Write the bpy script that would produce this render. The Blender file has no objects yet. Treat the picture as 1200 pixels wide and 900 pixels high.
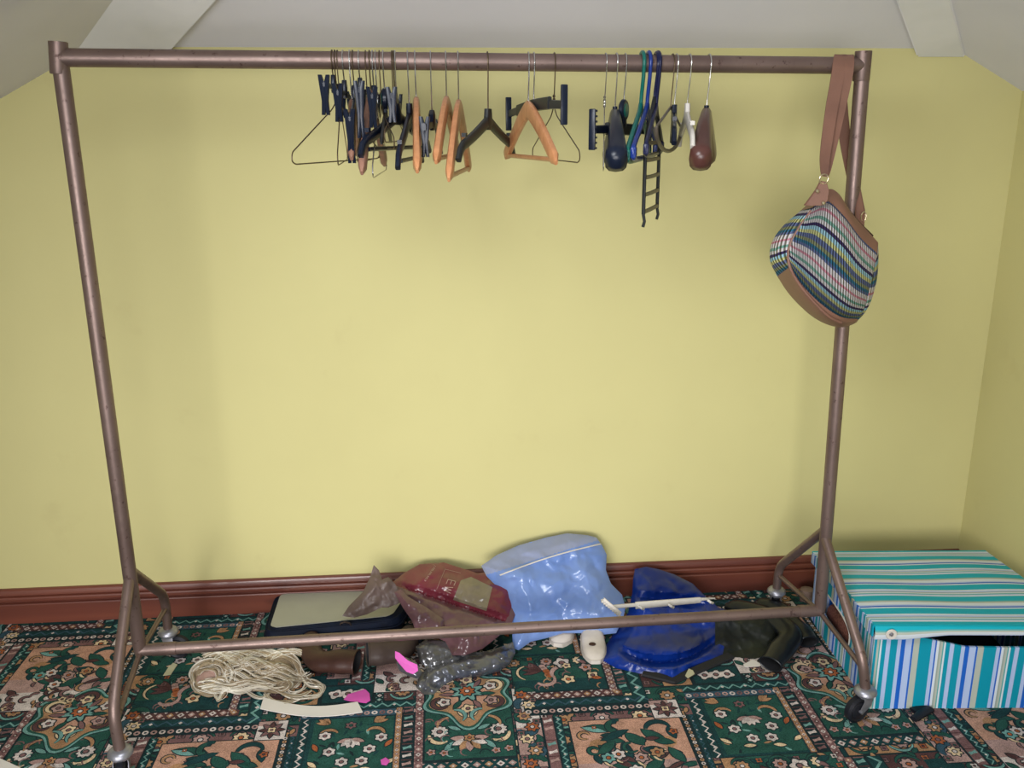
import bpy, bmesh, math, random
from mathutils import Vector, Matrix, noise
from mathutils.geometry import delaunay_2d_cdt
from math import sin, cos, pi, radians, sqrt
sc = bpy.context.scene
col = sc.collection
V = Vector
# ------------------------------------------------------------------ camera
FPX, PITCH, YAW, ROLL, CH, CD = 1050.64, .27133, .078397, -.005675, 1.36833, 2.45833
fw = V((sin(YAW)*cos(PITCH), cos(YAW)*cos(PITCH), -sin(PITCH)))
r0 = V((cos(YAW), -sin(YAW), 0)); u0 = r0.cross(fw)
cr = r0*cos(ROLL)+u0*sin(ROLL); cu = -r0*sin(ROLL)+u0*cos(ROLL)
CAM = V((0, -CD, CH))
cd = bpy.data.cameras.new('camera'); cam = bpy.data.objects.new('camera', cd); col.objects.link(cam)
cd.sensor_width = 36; cd.lens = FPX/1200*36; cd.clip_start = .05
cam.matrix_world = Matrix(((cr.x, cu.x, -fw.x, CAM.x), (cr.y, cu.y, -fw.y, CAM.y), (cr.z, cu.z, -fw.z, CAM.z), (0, 0, 0, 1)))
sc.camera = cam

def ray(px, py): return fw+cr*((px-600)/FPX)+cu*((450-py)/FPX)
def P(px, py, Y):                       # point on the vertical plane y=Y
    d = ray(px, py); return CAM+d*((Y-CAM.y)/d.y)
def F(px, py, z=0.0):                   # point on the horizontal plane z
    d = ray(px, py); return CAM+d*((z-CAM.z)/d.z)

# ------------------------------------------------------------------ objects
def link(name, me, mats=None, parent=None):
    o = bpy.data.objects.new(name, me); col.objects.link(o)
    for m in (mats if isinstance(mats, (list, tuple)) else [mats] if mats else []): me.materials.append(m)
    if parent: o.parent = parent
    return o
def build(name, bm, mats, parent=None, smooth=True, ang=40):
    me = bpy.data.meshes.new(name)
    bmesh.ops.recalc_face_normals(bm, faces=bm.faces)
    bm.to_mesh(me); bm.free()
    if smooth:
        me.polygons.foreach_set('use_smooth', [True]*len(me.polygons))
        try: me.set_sharp_from_angle(angle=radians(ang))
        except Exception: pass
    return link(name, me, mats, parent)
def thing(name, label, cat, loc=(0, 0, 0), rz=0, group=None):
    o = bpy.data.objects.new(name, None); col.objects.link(o)
    o.empty_display_size = .05; o.location = loc; o.rotation_euler = (0, 0, rz)
    return tag(o, label, cat, group)
def tag(o, label, cat, group=None):
    o['label'] = label; o['category'] = cat
    if group: o['group'] = group
    return o
def struct(o): o['kind'] = 'structure'; return o
def origin_to(o, p):
    p = V(p); o.data.transform(Matrix.Translation(-p)); o.location = p; return o

# ------------------------------------------------------------------ shape helpers
def frames(path):
    T = []
    for i in range(len(path)):
        a = path[max(i-1, 0)]; b = path[min(i+1, len(path)-1)]
        T.append((b-a).normalized())
    n = T[0].orthogonal().normalized(); out = []
    for i, t in enumerate(T):
        if i:
            n = (n-t*n.dot(t))
            n = n.normalized() if n.length > 1e-6 else t.orthogonal().normalized()
        out.append((t, n, t.cross(n)))
    return out
def tube(bm, path, r, n=10, cap=True, mi=0):
    path = [V(p) for p in path]; rs = r if isinstance(r, (list, tuple)) else [r]*len(path)
    rings = []
    for p, (t, a, b), rr in zip(path, frames(path), rs):
        rings.append([bm.verts.new(p+(a*cos(2*pi*k/n)+b*sin(2*pi*k/n))*rr) for k in range(n)])
    for i in range(len(rings)-1):
        for k in range(n):
            f = bm.faces.new((rings[i][k], rings[i][(k+1) % n], rings[i+1][(k+1) % n], rings[i+1][k])); f.material_index = mi
    if cap:
        bm.faces.new(rings[0][::-1]).material_index = mi; bm.faces.new(rings[-1]).material_index = mi
    return rings
def fillet(pts, r, n=6):
    pts = [V(p) for p in pts]; out = [pts[0]]
    for i in range(1, len(pts)-1):
        p = pts[i]; a = (pts[i-1]-p); b = (pts[i+1]-p); d = min(r, a.length*.45, b.length*.45)
        A = p+a.normalized()*d; B = p+b.normalized()*d
        for k in range(n+1):
            t = k/n; out.append(A*(1-t)**2+p*2*t*(1-t)+B*t*t)
    out.append(pts[-1]); return out
def sweep(bm, path, secs, N, n=12, power=2.6, mi=0):
    """ellipse-like section (thickness along N, height in plane) along a path, with rounded ends"""
    path = [V(p) for p in path]; N = V(N).normalized(); rings = []
    for i, p in enumerate(path):
        a = path[max(i-1, 0)]; b = path[min(i+1, len(path)-1)]; t = (b-a).normalized(); h = t.cross(N).normalized()
        ring = []
        for k in range(n):
            c, s = cos(2*pi*k/n), sin(2*pi*k/n)
            c = math.copysign(abs(c)**(2/power), c); s = math.copysign(abs(s)**(2/power), s)
            ring.append(bm.verts.new(p+N*(secs[i][0]*c)+h*(secs[i][1]*s)))
        rings.append(ring)
    for i in range(len(rings)-1):
        for k in range(n):
            bm.faces.new((rings[i][k], rings[i][(k+1) % n], rings[i+1][(k+1) % n], rings[i+1][k])).material_index = mi
    bm.faces.new(rings[0][::-1]).material_index = mi; bm.faces.new(rings[-1]).material_index = mi
def box(bm, c, s, R=None, bev=0, mi=0):
    r = bmesh.ops.create_cube(bm, size=1); vs = r['verts']
    M = Matrix.Translation(V(c)) @ (R.to_4x4() if R else Matrix()) @ Matrix.Diagonal((*s, 1))
    bmesh.ops.transform(bm, matrix=M, verts=vs)
    fs = list({f for v in vs for f in v.link_faces})
    for f in fs: f.material_index = mi
    if bev:
        es = list({e for v in vs for e in v.link_edges})
        bmesh.ops.bevel(bm, geom=es, offset=bev, segments=2, affect='EDGES', profile=.5)
def prism(bm, poly, z0, z1, mi=0):
    a = [bm.verts.new((x, y, z0)) for x, y in poly]; b = [bm.verts.new((x, y, z1)) for x, y in poly]; n = len(poly)
    bm.faces.new(a[::-1]).material_index = mi; bm.faces.new(b).material_index = mi
    for i in range(n): bm.faces.new((a[i], a[(i+1) % n], b[(i+1) % n], b[i])).material_index = mi
def lathe(bm, prof, M=None, n=24, mi=0):
    rings = []
    for r, z in prof:
        rings.append([bm.verts.new(((M or Matrix()) @ V((r*cos(2*pi*k/n), r*sin(2*pi*k/n), z)))) for k in range(n)])
    for i in range(len(rings)-1):
        for k in range(n): bm.faces.new((rings[i][k], rings[i][(k+1) % n], rings[i+1][(k+1) % n], rings[i+1][k])).material_index = mi
    bm.faces.new(rings[0][::-1]).material_index = mi; bm.faces.new(rings[-1]).material_index = mi
def axisM(p, d):
    q = V(d).normalized().to_track_quat('Z', 'Y'); return Matrix.Translation(V(p)) @ q.to_matrix().to_4x4()

# ------------------------------------------------------------------ materials
def node(nt, t, **kw):
    n = nt.nodes.new(t)
    for k, v in kw.items():
        if k in n.inputs: n.inputs[k].default_value = v
        else: setattr(n, k, v)
    return n
def c4(c): return (c[0], c[1], c[2], 1)
def mat(name, c, rough=.5, metal=0, c2=None, scale=20, detail=4, bump=0, bscale=200, lo=.35, hi=.65, coat=0, spec=.5, stretch=(1, 1, 1), sheen=0, trans=0, alpha=1, sss=0):
    m = bpy.data.materials.new(name); m.use_nodes = True; nt = m.node_tree; b = nt.nodes['Principled BSDF']
    b.inputs['Base Color'].default_value = c4(c); b.inputs['Roughness'].default_value = rough; b.inputs['Metallic'].default_value = metal
    b.inputs['Specular IOR Level'].default_value = spec; b.inputs['Coat Weight'].default_value = coat; b.inputs['Coat Roughness'].default_value = .12
    b.inputs['Sheen Weight'].default_value = sheen; b.inputs['Transmission Weight'].default_value = trans; b.inputs['Alpha'].default_value = alpha
    L = nt.links.new
    tc = node(nt, 'ShaderNodeTexCoord'); mp = node(nt, 'ShaderNodeMapping'); mp.inputs['Scale'].default_value = stretch
    L(tc.outputs['Object'], mp.inputs['Vector'])
    if c2 is None: c2 = tuple(x*.88 for x in c)
    nz = node(nt, 'ShaderNodeTexNoise', Scale=scale, Detail=detail); L(mp.outputs[0], nz.inputs['Vector'])
    cr_ = node(nt, 'ShaderNodeValToRGB'); cr_.color_ramp.elements[0].position = lo; cr_.color_ramp.elements[1].position = hi
    cr_.color_ramp.elements[0].color = c4(c); cr_.color_ramp.elements[1].color = c4(c2)
    L(nz.outputs['Fac'], cr_.inputs[0]); L(cr_.outputs[0], b.inputs['Base Color'])
    if bump:
        n2 = node(nt, 'ShaderNodeTexNoise', Scale=bscale, Detail=3.0); L(mp.outputs[0], n2.inputs['Vector'])
        bp = node(nt, 'ShaderNodeBump', Strength=bump, Distance=.002); L(n2.outputs['Fac'], bp.inputs['Height']); L(bp.outputs[0], b.inputs['Normal'])
    return m

def wall_mat():
    m = mat('yellow_paint', (.60, .55, .25), .75, c2=(.54, .49, .22), scale=1.3, bump=.12, bscale=60, lo=.3, hi=.75)
    nt = m.node_tree; L = nt.links.new; b = nt.nodes['Principled BSDF']
    src = b.inputs['Base Color'].links[0].from_socket
    tc = node(nt, 'ShaderNodeTexCoord'); nz = node(nt, 'ShaderNodeTexNoise', Scale=5.0, Detail=6.0, Roughness=.6); L(tc.outputs['Object'], nz.inputs['Vector'])
    r = node(nt, 'ShaderNodeValToRGB'); r.color_ramp.elements[0].position = .62; r.color_ramp.elements[1].position = .8
    r.color_ramp.elements[0].color = (0, 0, 0, 1); r.color_ramp.elements[1].color = (.35, .35, .35, 1)
    mx = node(nt, 'ShaderNodeMix', data_type='RGBA'); L(nz.outputs['Fac'], r.inputs[0]); L(r.outputs[0], mx.inputs[0]); L(src, mx.inputs[6]); mx.inputs[7].default_value = (.45, .38, .17, 1)
    L(mx.outputs[2], b.inputs['Base Color']); return m
M_wall = wall_mat()
M_ceil = mat('white_ceiling_paint', (.80, .785, .86), .8, c2=(.75, .735, .80), scale=2, bump=.1, bscale=50)
M_beam = mat('beam_paint', (.88, .87, .92), .5, c2=(.78, .78, .82), scale=4)
def pine():
    m = mat('varnished_pine', (.19, .054, .031), .4, c2=(.095, .025, .018), scale=2.2, stretch=(.5, 10, 10), lo=.3, hi=.72, detail=8, coat=.25)
    nt = m.node_tree; L = nt.links.new; b = nt.nodes['Principled BSDF']; src = b.inputs['Base Color'].links[0].from_socket
    tc = node(nt, 'ShaderNodeTexCoord'); mp = node(nt, 'ShaderNodeMapping'); mp.inputs['Scale'].default_value = (3.2, 1, 10); L(tc.outputs['Object'], mp.inputs[0])
    vo = node(nt, 'ShaderNodeTexVoronoi', Scale=1.0); L(mp.outputs[0], vo.inputs['Vector'])
    r = node(nt, 'ShaderNodeValToRGB'); r.color_ramp.elements[0].position = .06; r.color_ramp.elements[1].position = .17; r.color_ramp.elements[0].color = (.75,)*3+(1,); r.color_ramp.elements[1].color = (0, 0, 0, 1)
    mx = node(nt, 'ShaderNodeMix', data_type='RGBA'); L(vo.outputs['Distance'], r.inputs[0]); L(r.outputs[0], mx.inputs[0]); L(src, mx.inputs[6]); mx.inputs[7].default_value = (.05, .012, .01, 1)
    L(mx.outputs[2], b.inputs['Base Color']); return m
M_pine = pine()
def steel():
    m = mat('bronze_tube', (.215, .15, .13), .34, .6, c2=(.155, .105, .09), scale=9, lo=.35, hi=.7, stretch=(1, 1, 1))
    nt = m.node_tree; L = nt.links.new; b = nt.nodes['Principled BSDF']; src = b.inputs['Base Color'].links[0].from_socket
    tc = node(nt, 'ShaderNodeTexCoord'); nz = node(nt, 'ShaderNodeTexNoise', Scale=60.0, Detail=6.0, Roughness=.7); L(tc.outputs['Object'], nz.inputs['Vector'])
    r = node(nt, 'ShaderNodeValToRGB'); r.color_ramp.elements[0].position = .60; r.color_ramp.elements[1].position = .66; r.color_ramp.elements[0].color = (0, 0, 0, 1); r.color_ramp.elements[1].color = (.8, .8, .8, 1)
    mx = node(nt, 'ShaderNodeMix', data_type='RGBA'); L(nz.outputs['Fac'], r.inputs[0]); L(r.outputs[0], mx.inputs[0]); L(src, mx.inputs[6]); mx.inputs[7].default_value = (.07, .035, .03, 1)
    L(mx.outputs[2], b.inputs['Base Color'])
    r2 = node(nt, 'ShaderNodeMapRange'); r2.inputs[3].default_value = .26; r2.inputs[4].default_value = .6; L(nz.outputs['Fac'], r2.inputs[0]); L(r2.outputs[0], b.inputs['Roughness']); return m
M_steel = steel()
M_zinc = mat('grey_zinc', (.36, .36, .40), .38, .7, c2=(.26, .26, .29), scale=40)
M_tyre = mat('black_rubber', (.010, .011, .016), .5, spec=.25)
M_chrome = mat('chrome_wire', (.55, .54, .52), .25, .95)
M_dwire = mat('dull_brown_wire', (.12, .085, .05), .4, .7)
M_bplas = mat('black_plastic', (.007, .011, .024), .3, spec=.28)
M_oplas = mat('charcoal_plastic', (.020, .022, .022), .4, spec=.28)
M_gplas = mat('green_plastic', (.0, .12, .095), .3)
M_blplas = mat('blue_plastic', (.008, .03, .20), .28)
M_nplas = mat('navy_plastic', (.008, .010, .045), .3, spec=.3)
M_brplas = mat('brown_plastic', (.085, .033, .026), .28, spec=.35)
M_wplas = mat('white_plastic', (.62, .58, .52), .4)
M_wood = mat('pale_wood', (.52, .24, .105), .42, c2=(.42, .175, .07), scale=6, stretch=(12, 12, 2), coat=.15)
M_wood2 = mat('dark_wood', (.30, .15, .10), .45, c2=(.2, .10, .07), scale=6, stretch=(12, 12, 2))
M_taupe = mat('taupe_plastic', (.10, .08, .06), .4)
M_leather = mat('tan_brown_leather', (.235, .115, .078), .5, c2=(.195, .095, .065), scale=12, bump=.15, bscale=400)
M_ldark = mat('dark_brown_leather', (.055, .024, .018), .42, c2=(.035, .016, .013), scale=14, bump=.2, bscale=150, spec=.3)
M_ltaupe = mat('taupe_leather', (.065, .045, .038), .5, c2=(.045, .03, .026), scale=14, bump=.2, bscale=150, spec=.3)
M_black = mat('black_lining', (.006, .006, .008), .8)
M_brass = mat('pale_brass', (.6, .5, .33), .3, .9)

# ------------------------------------------------------------------ room shell
XR, ZT, SA, SB = 1.598, 1.5850, .42, .527
XPR, XPL = 1.39, -.86          # where the side slopes start on the back wall
XL = -2.25
ZR = ZT-SB*(XR-XPR); ZL = ZT-SB*(XPL-XL)
YB = -3.9
def quad(bm, pts): return bm.faces.new([bm.verts.new(p) for p in pts])
# back wall with thickness
bm = bmesh.new()
poly = [(XL-.1, -.1), (XR+.1, -.1), (XR+.1, ZR-.05), (XR, ZR), (XPR, ZT), (XPL, ZT), (XL, ZL), (XL-.1, ZL-.05)]
prism(bm, poly, 0, .1)
bmesh.ops.transform(bm, matrix=Matrix(((1, 0, 0, 0), (0, 0, 1, 0), (0, 1, 0, 0), (0, 0, 0, 1))), verts=bm.verts)
struct(build('wall_back', bm, M_wall, smooth=False))
bm = bmesh.new(); box(bm, (XR+.05, YB/2, ZR/2-.05), (.1, -YB, ZR+.1)); struct(build('wall_right', bm, M_wall, smooth=False))
bm = bmesh.new(); box(bm, (XL-.05, YB/2, ZL/2-.05), (.1, -YB, ZL+.1)); struct(build('wall_left', bm, M_wall, smooth=False))
# ceiling: rear slope rising from the wall head, side slopes meeting it along the hips
LR = 1.15          # hip length in y
zc = ZT+SA*LR; xr_ = XPR-SA/SB*LR; xl_ = XPL+SA/SB*LR
def slab(name, pts, th=.06):
    bm = bmesh.new(); a = [bm.verts.new(p) for p in pts]; b = [bm.verts.new((p[0], p[1], p[2]+th)) for p in pts]; n = len(pts)
    bm.faces.new(a); bm.faces.new(b[::-1])
    for i in range(n): bm.faces.new((a[i], b[i], b[(i+1) % n], a[(i+1) % n]))
    return struct(build(name, bm, M_ceil, smooth=False))
slab('ceiling', [(XPL, 0, ZT), (XPR, 0, ZT), (xr_, -LR, zc), (xl_, -LR, zc)])
slab('ceiling_right', [(XPR, 0, ZT), (XR, 0, ZR), (XR, YB, ZR), (xr_, YB, zc), (xr_, -LR, zc)])
slab('ceiling_left', [(XPL, 0, ZT), (xl_, -LR, zc), (xl_, YB, zc), (XL, YB, ZL), (XL, 0, ZL)])
slab('ceiling_top', [(xl_, -LR, zc), (xr_, -LR, zc), (xr_, YB, zc), (xl_, YB, zc)])
# hip beams under the slopes
def beam(name, q0, q1, w, h, side):
    bm = bmesh.new(); q0 = V(q0); q1 = V(q1); d = (q1-q0).normalized()
    s = V((1, 0, 0)); s = (s-d*s.dot(d)).normalized(); up = s.cross(d); up = up if up.z > 0 else -up
    vs = []
    for q in (q0-V((0, 0, 0)), q1):
        for a, b_ in ((-.5, -1), (.5, -1), (.5, .6), (-.5, .6)):
            v = q+s*w*a+up*h*b_
            if q is q0 or (q-q0).length < 1e-6: v = v-d*(v.y/d.y)          # cut flush with the wall
            vs.append(bm.verts.new(v))
    for f in ((0, 1, 2, 3), (7, 6, 5, 4), (0, 4, 5, 1), (1, 5, 6, 2), (2, 6, 7, 3), (3, 7, 4, 0)): bm.faces.new([vs[i] for i in f])
    bmesh.ops.bevel(bm, geom=list(bm.edges), offset=.004, segments=2, affect='EDGES')
    return struct(build(name, bm, M_beam))
beam('trim_1', (1.345, -.001, ZT+.015), (xr_-.03, -LR, zc+.01), .11, .035, 1)
beam('trim_2', (-.79, -.001, ZT+.01), (xl_+.07, -LR, zc+.01), .20, .03, -1)

# baseboards: moulded profile
prof = [(0, 0), (.018, 0), (.018, .060), (.0165, .063), (.010, .0645), (.010, .067), (.0165, .069), (.0185, .073), (.0185, .080), (.0165, .084), (.009, .086), (.009, .0885), (.014, .0895), (.0135, .096), (.0105, .103), (.006, .107), (0, .107)]
def skirting(name, x0, x1, M=None):
    bm = bmesh.new(); a = [bm.verts.new((x0, -y, z)) for y, z in prof]; b = [bm.verts.new((x1, -y, z)) for y, z in prof]; n = len(prof)
    for i in range(n): bm.faces.new((a[i], a[(i+1) % n], b[(i+1) % n], b[i]))
    bm.faces.new(a[::-1]); bm.faces.new(b)
    o = struct(build(name, bm, M_pine, ang=25))
    if M: o.matrix_world = M
    return o
skirting('baseboard_back', XL, XR)
skirting('baseboard_right', 0, 3.88, Matrix.Translation((XR, -.02, 0)) @ Matrix.Rotation(-pi/2, 4, 'Z'))

# ------------------------------------------------------------------ carpet: woven pattern laid out as flat coloured shapes of one pile
DK = (.010, .022, .026); TEAL = (.009, .040, .043); GRN = (.016, .066, .052); PEACH = (.40, .225, .16); TAN = (.32, .18, .095)
WHT = (.50, .44, .42); RUST = (.30, .09, .035); MAU = (.16, .085, .085); PINK = (.34, .22, .20); MINT = (.13, .27, .25); BRN = (.075, .035, .035); SLT = (.03, .07, .10); CRM = (.55, .42, .27)
shapes = []
def clip(poly, xmin, xmax, ymin, ymax):
    for ax, lim, sg in ((0, xmin, 1), (0, xmax, -1), (1, ymin, 1), (1, ymax, -1)):
        out = []
        for i in range(len(poly)):
            a, b = poly[i-1], poly[i]; da = (a[ax]-lim)*sg; db = (b[ax]-lim)*sg
            if (da >= 0) != (db >= 0):
                t = da/(da-db); out.append((a[0]+(b[0]-a[0])*t, a[1]+(b[1]-a[1])*t))
            if db >= 0: out.append(b)
        poly = out
        if len(poly) < 3: return None
    return poly
OFF = (0, 0); CL = None; BASE = 0
def S(poly, c, lv):
    p = [(x+OFF[0], y+OFF[1]) for x, y in poly]
    if CL: 
        p = clip(p, CL[0]+OFF[0], CL[1]+OFF[0], CL[2]+OFF[1], CL[3]+OFF[1])
        if not p: return
    p = clip(p, XL+.005, XR-.005, -1.75, -.002)
    if p: shapes.append((p, c, BASE+lv))
def rect(x0, x1, y0, y1, c, lv=0): S([(x0, y0), (x1, y0), (x1, y1), (x0, y1)], c, lv)
def disc(x, y, r, c, lv, n=10, ry=None): S([(x+r*cos(2*pi*k/n), y+(ry or r)*sin(2*pi*k/n)) for k in range(n)], c, lv)
def flower(x, y, r, n, cp, cc, lv, depth=.35, ol=DK, a0=0):
    def pts(R, d): return [(x+R*(1-d*(.5+.5*cos(n*t)))*cos(t+a0), y+R*(1-d*(.5+.5*cos(n*t)))*sin(t+a0)) for t in [2*pi*k/(n*6) for k in range(n*6)]]
    S(pts(r*1.22, depth*.8), ol, lv); S(pts(r, depth), cp, lv+1)
    disc(x, y, r*.42, ol, lv+2, 8); disc(x, y, r*.28, cc, lv+3, 8)
def leaf(x, y, a, L, w, c, lv, bend=0, ol=DK):
    def mk(L, w, o):
        p = []; N = 6
        for s in (1, -1):
            for k in (range(N+1) if s == 1 else range(N-1, 0, -1)):
                t = k/N; u = -o+t*(L+2*o); v = s*(w+o)*sin(pi*t)**.8+bend*L*sin(pi*t*.5)**2
                p.append((x+u*cos(a)-v*sin(a), y+u*sin(a)+v*cos(a)))
        return p
    if ol: S(mk(L, w, .0030), ol, lv)
    S(mk(L, w, 0), c, lv+1)
def scroll(x, y, a0, a1, r0, r1, w, c, lv, ol=DK, n=14):
    def mk(w):
        o, i = [], []
        for k in range(n+1):
            t = k/n; a = a0+(a1-a0)*t; r = r0+(r1-r0)*t; ww = w*(.35+.65*sin(pi*min(1, t*.9+.1)))
            o.append((x+(r+ww)*cos(a), y+(r+ww)*sin(a))); i.append((x+(r-ww)*cos(a), y+(r-ww)*sin(a)))
        return o, i
    for ww, cc, l in ((w+.0030, ol, lv), (w, c, lv+1)):
        if cc is None: continue
        o, i = mk(ww)
        for k in range(n): S([o[k], o[k+1], i[k+1], i[k]], cc, l)
def strip(x0, x1, y0, y1, kind, bg=DK, cols=(WHT, PINK, MAU), lv=0):
    rect(x0, x1, y0, y1, DK, lv); vert = (y1-y0) > (x1-x0); W = (x1-x0) if vert else (y1-y0); L = (y1-y0) if vert else (x1-x0); e = W*.09
    def q(u, v): return (x0+v, y0+u) if vert else (x0+u, y0+v)
    S([q(0, e), q(L, e), q(L, W-e), q(0, W-e)], bg, lv+1)
    if kind == 'diamond':
        s = W*.82; n = max(1, round(L/s)); s = L/n
        for k in range(n):
            u = (k+.5)*s; m = W/2; c = cols[(k*7+int(x0*91)) % len(cols)]
            S([q(u-s*.36, m), q(u, m-W*.30), q(u+s*.36, m), q(u, m+W*.30)], c, lv+2)
            S([q(u-s*.15, m), q(u, m-W*.12), q(u+s*.15, m), q(u, m+W*.12)], WHT if c != WHT else BRN, lv+3)
            for sg in (0, 1):
                v0 = e+(W-2*e)*sg; S([q(u-s*.5-s*.17, v0), q(u-s*.5+s*.17, v0), q(u-s*.5, v0+(.17*W if sg == 0 else -.17*W))], cols[1], lv+2)
    elif kind == 'ladder':
        s = W*.95; n = max(1, round(L/s)); s = L/n
        for k in range(n):
            u = (k+.5)*s; c = (WHT, PINK, MAU, MINT)[(k*3+int(y0*77)) % 4]
            S([q(u-s*.30, W*.2), q(u+s*.06, W*.14), q(u+s*.1, W*.5), q(u+s*.3, W*.8), q(u-s*.1, W*.86), q(u-s*.14, W*.5)], c, lv+2)
            S([q(u+s*.38, e), q(u+s*.5, e), q(u+s*.5, W-e), q(u+s*.38, W-e)], BRN if k % 2 else MAU, lv+2)
    elif kind == 'zig':
        s = W*1.1; n = max(1, round(L/s)); s = L/n; t = W*.1
        for k in range(n):
            u = k*s
            for a, b_ in ((0, .5), (.5, 1)):
                va, vb = (W*.25, W*.75) if a == 0 else (W*.75, W*.25)
                S([q(u+a*s, va-t), q(u+b_*s, vb-t), q(u+b_*s, vb+t), q(u+a*s, va+t)], cols[0], lv+2)
            if k % 2: S([q(u+s*.5-t*1.6, W*.5), q(u+s*.5, W*.5-t*1.6), q(u+s*.5+t*1.6, W*.5), q(u+s*.5, W*.5+t*1.6)], WHT, lv+3)
    elif kind == 'chain':
        s = W*.62; n = max(1, round(L/s)); s = L/n
        for k in range(n):
            u = (k+.5)*s; r = W*.26
            S([q(u+r*cos(a), W/2+r*sin(a)) for a in [pi/4*i for i in range(8)]], cols[k % len(cols)], lv+2)
            S([q(u+r*.45*cos(a), W/2+r*.45*sin(a)) for a in [pi/3*i for i in range(6)]], bg, lv+3)
def rosetteband(x0, x1, y0, y1, bg, lv=0, seed=1):
    R = random.Random(seed); rect(x0, x1, y0, y1, DK, lv); e = .003; rect(x0+e, x1-e, y0+e, y1-e, bg, lv+1)
    vert = (y1-y0) > (x1-x0); W = min(x1-x0, y1-y0); L = max(x1-x0, y1-y0); n = max(1, round(L/(W*1.25))); s = L/n
    for k in range(n):
        u = (k+.5)*s; cx, cy = (x0+W/2, y0+u) if vert else (x0+u, y0+W/2)
        scroll(cx, cy, .3, 2.9, W*.42, W*.36, W*.045, GRN, lv+2); scroll(cx, cy, 3.4, 6.0, W*.42, W*.36, W*.045, MINT if k % 2 else GRN, lv+2)
        flower(cx, cy, W*.26, 8, (TAN, PINK, CRM)[k % 3], (WHT, RUST)[k % 2], lv+4, .25)
        dx, dy = (0, s/2) if vert else (s/2, 0)
        for m in (-1, 1):
            ox, oy = (m*W*.24, 0) if vert else (0, m*W*.24)
            flower(cx+dx+ox, cy+dy+oy, W*.13, 4, (MAU, RUST, WHT)[R.randrange(3)], BRN, lv+4, .4)
            leaf(cx+dx*.6+ox*1.3, cy+dy*.6+oy*1.3, R.uniform(0, 6), W*.3, W*.07, R.choice((GRN, TEAL, TAN)), lv+3)
def cell():
    global CL, BASE
    BASE = 0; CL = None
    # ground of busy bands
    k = 0
    for j in range(6):
        rosetteband(-.08+(j % 2)*.02, .8755, -.86+j*.075, -.86+(j+1)*.075, (BRN, TAN, TEAL, MAU, GRN, BRN)[j], 0, j)
    BASE = 9
    rect(.58, .66, -.50, -.36, TEAL, 0)
    # garden block
    CL = (.585, .83, -.80, -.50); rect(.585, .815, -.765, -.53, TEAL, 0); rect(.622, .812, -.757, -.547, GRN, 1)
    strip(.59, .612, -.765, -.53, 'zig', TEAL, (WHT,), 1)
    for x, y, a, m in ((.66, -.565, 2.5, 1), (.765, -.567, .6, -1)):
        for d in (-.35, .1, .5): leaf(x, y, -a*m+d*2 if 0 else a+d, .035, .006, TAN, 3)
    flower(.71, -.575, .014, 6, MAU, GRN, 4)
    for d in (-1.2, -.7, -.2, .2, .7, 1.2): leaf(.715, -.625, -pi/2+d, .034, .007, WHT if abs(d) < 1 else PINK, 4)
    for x in (-.05, .05): scroll(.715+x, -.61, (0 if x > 0 else pi), (2.6 if x > 0 else pi-2.6), .026, .018, .005, TAN, 4)
    for x, y in ((.668, -.668), (.76, -.665), (.70, -.705), (.745, -.705), (.652, -.61), (.785, -.625)): flower(x, y, .0155, 6, WHT, MAU, 5, .25)
    for x, y, a in ((.64, -.665, 2), (.795, -.66, 1), (.645, -.72, 2.4), (.795, -.72, .6), (.67, -.73, 0), (.77, -.735, 3)): leaf(x, y, a, .03, .006, CRM if y < -.7 else RUST, 5)
    CL = None
    strip(.585, .885, -.545, -.515, 'chain', SLT, (WHT, MAU, PINK), 6); strip(.585, .885, -.515, -.487, 'zig', TEAL, (MINT,), 6)
    # white cross tile & diamond
    rect(.62, .76, -.487, -.405, DK, 3); rect(.628, .752, -.48, -.412, TEAL, 4)
    for x in (.66, .69, .72): flower(x, -.446, .02, 4, WHT, MAU, 5, .35, a0=.4)
    strip(.76, .782, -.487, -.40, 'diamond', DK, (WHT, MINT), 5)
    rosetteband(.54, .62, -.487, -.40, TAN, 3, 7)
    strip(.815, .832, -.765, -.515, 'diamond', TAN, (WHT, MAU), 7); strip(.832, .862, -.765, -.515, 'ladder', DK, (), 7); strip(.862, .885, -.80, -.44, 'diamond', MAU, (WHT, PINK, BRN), 7)
    rosetteband(.60, .862, -.83, -.765, TAN, 5, 3)
    # garden floor mirror on the left copy is supplied by the repeat
    # green block with palmette, under the medallion
    X = -.955
    x0, x1 = .885+X, 1.10+X
    CL = (x0, x1, -.725, -.40); rect(x0, x1, -.725, -.40, DK, 0); rect(x0+.003, x1-.003, -.717, -.42, GRN, 1)
    cx = (x0+x1)/2
    for s in (-1, 1):
        flower(cx+s*.07, -.618, .021, 10, WHT, MAU, 3, .22)
        scroll(cx+s*.065, -.635, (.2 if s > 0 else pi-.2), (-2.2 if s > 0 else pi+2.2), .03, .022, .0055, CRM, 3)
        scroll(cx+s*.045, -.60, (pi/2), (pi/2-s*1.7), .035, .03, .0045, TAN, 3)
        leaf(cx+s*.035, -.655, -.9 if s > 0 else pi+.9, .04, .007, MINT, 3)
        for x, y in ((.06, -.695), (.09, -.69)): flower(cx+s*x, y, .011, 5, PINK, RUST, 4)
        leaf(cx+s*.02, -.615, (.5 if s > 0 else pi-.5), .035, .006, MINT, 3)
    for k2, d in enumerate((-1.5, -1.0, -.5, 0, .5, 1.0, 1.5)): leaf(cx, -.648, -pi/2+d*1.1, .046, .0095, (PINK, TAN, WHT)[abs(k2-3) % 3], 4)
    flower(cx, -.645, .014, 6, TAN, RUST, 7)
    CL = None
    strip(x0, x1, -.757, -.725, 'diamond', TEAL, (WHT, PINK, TAN), 6)
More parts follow.
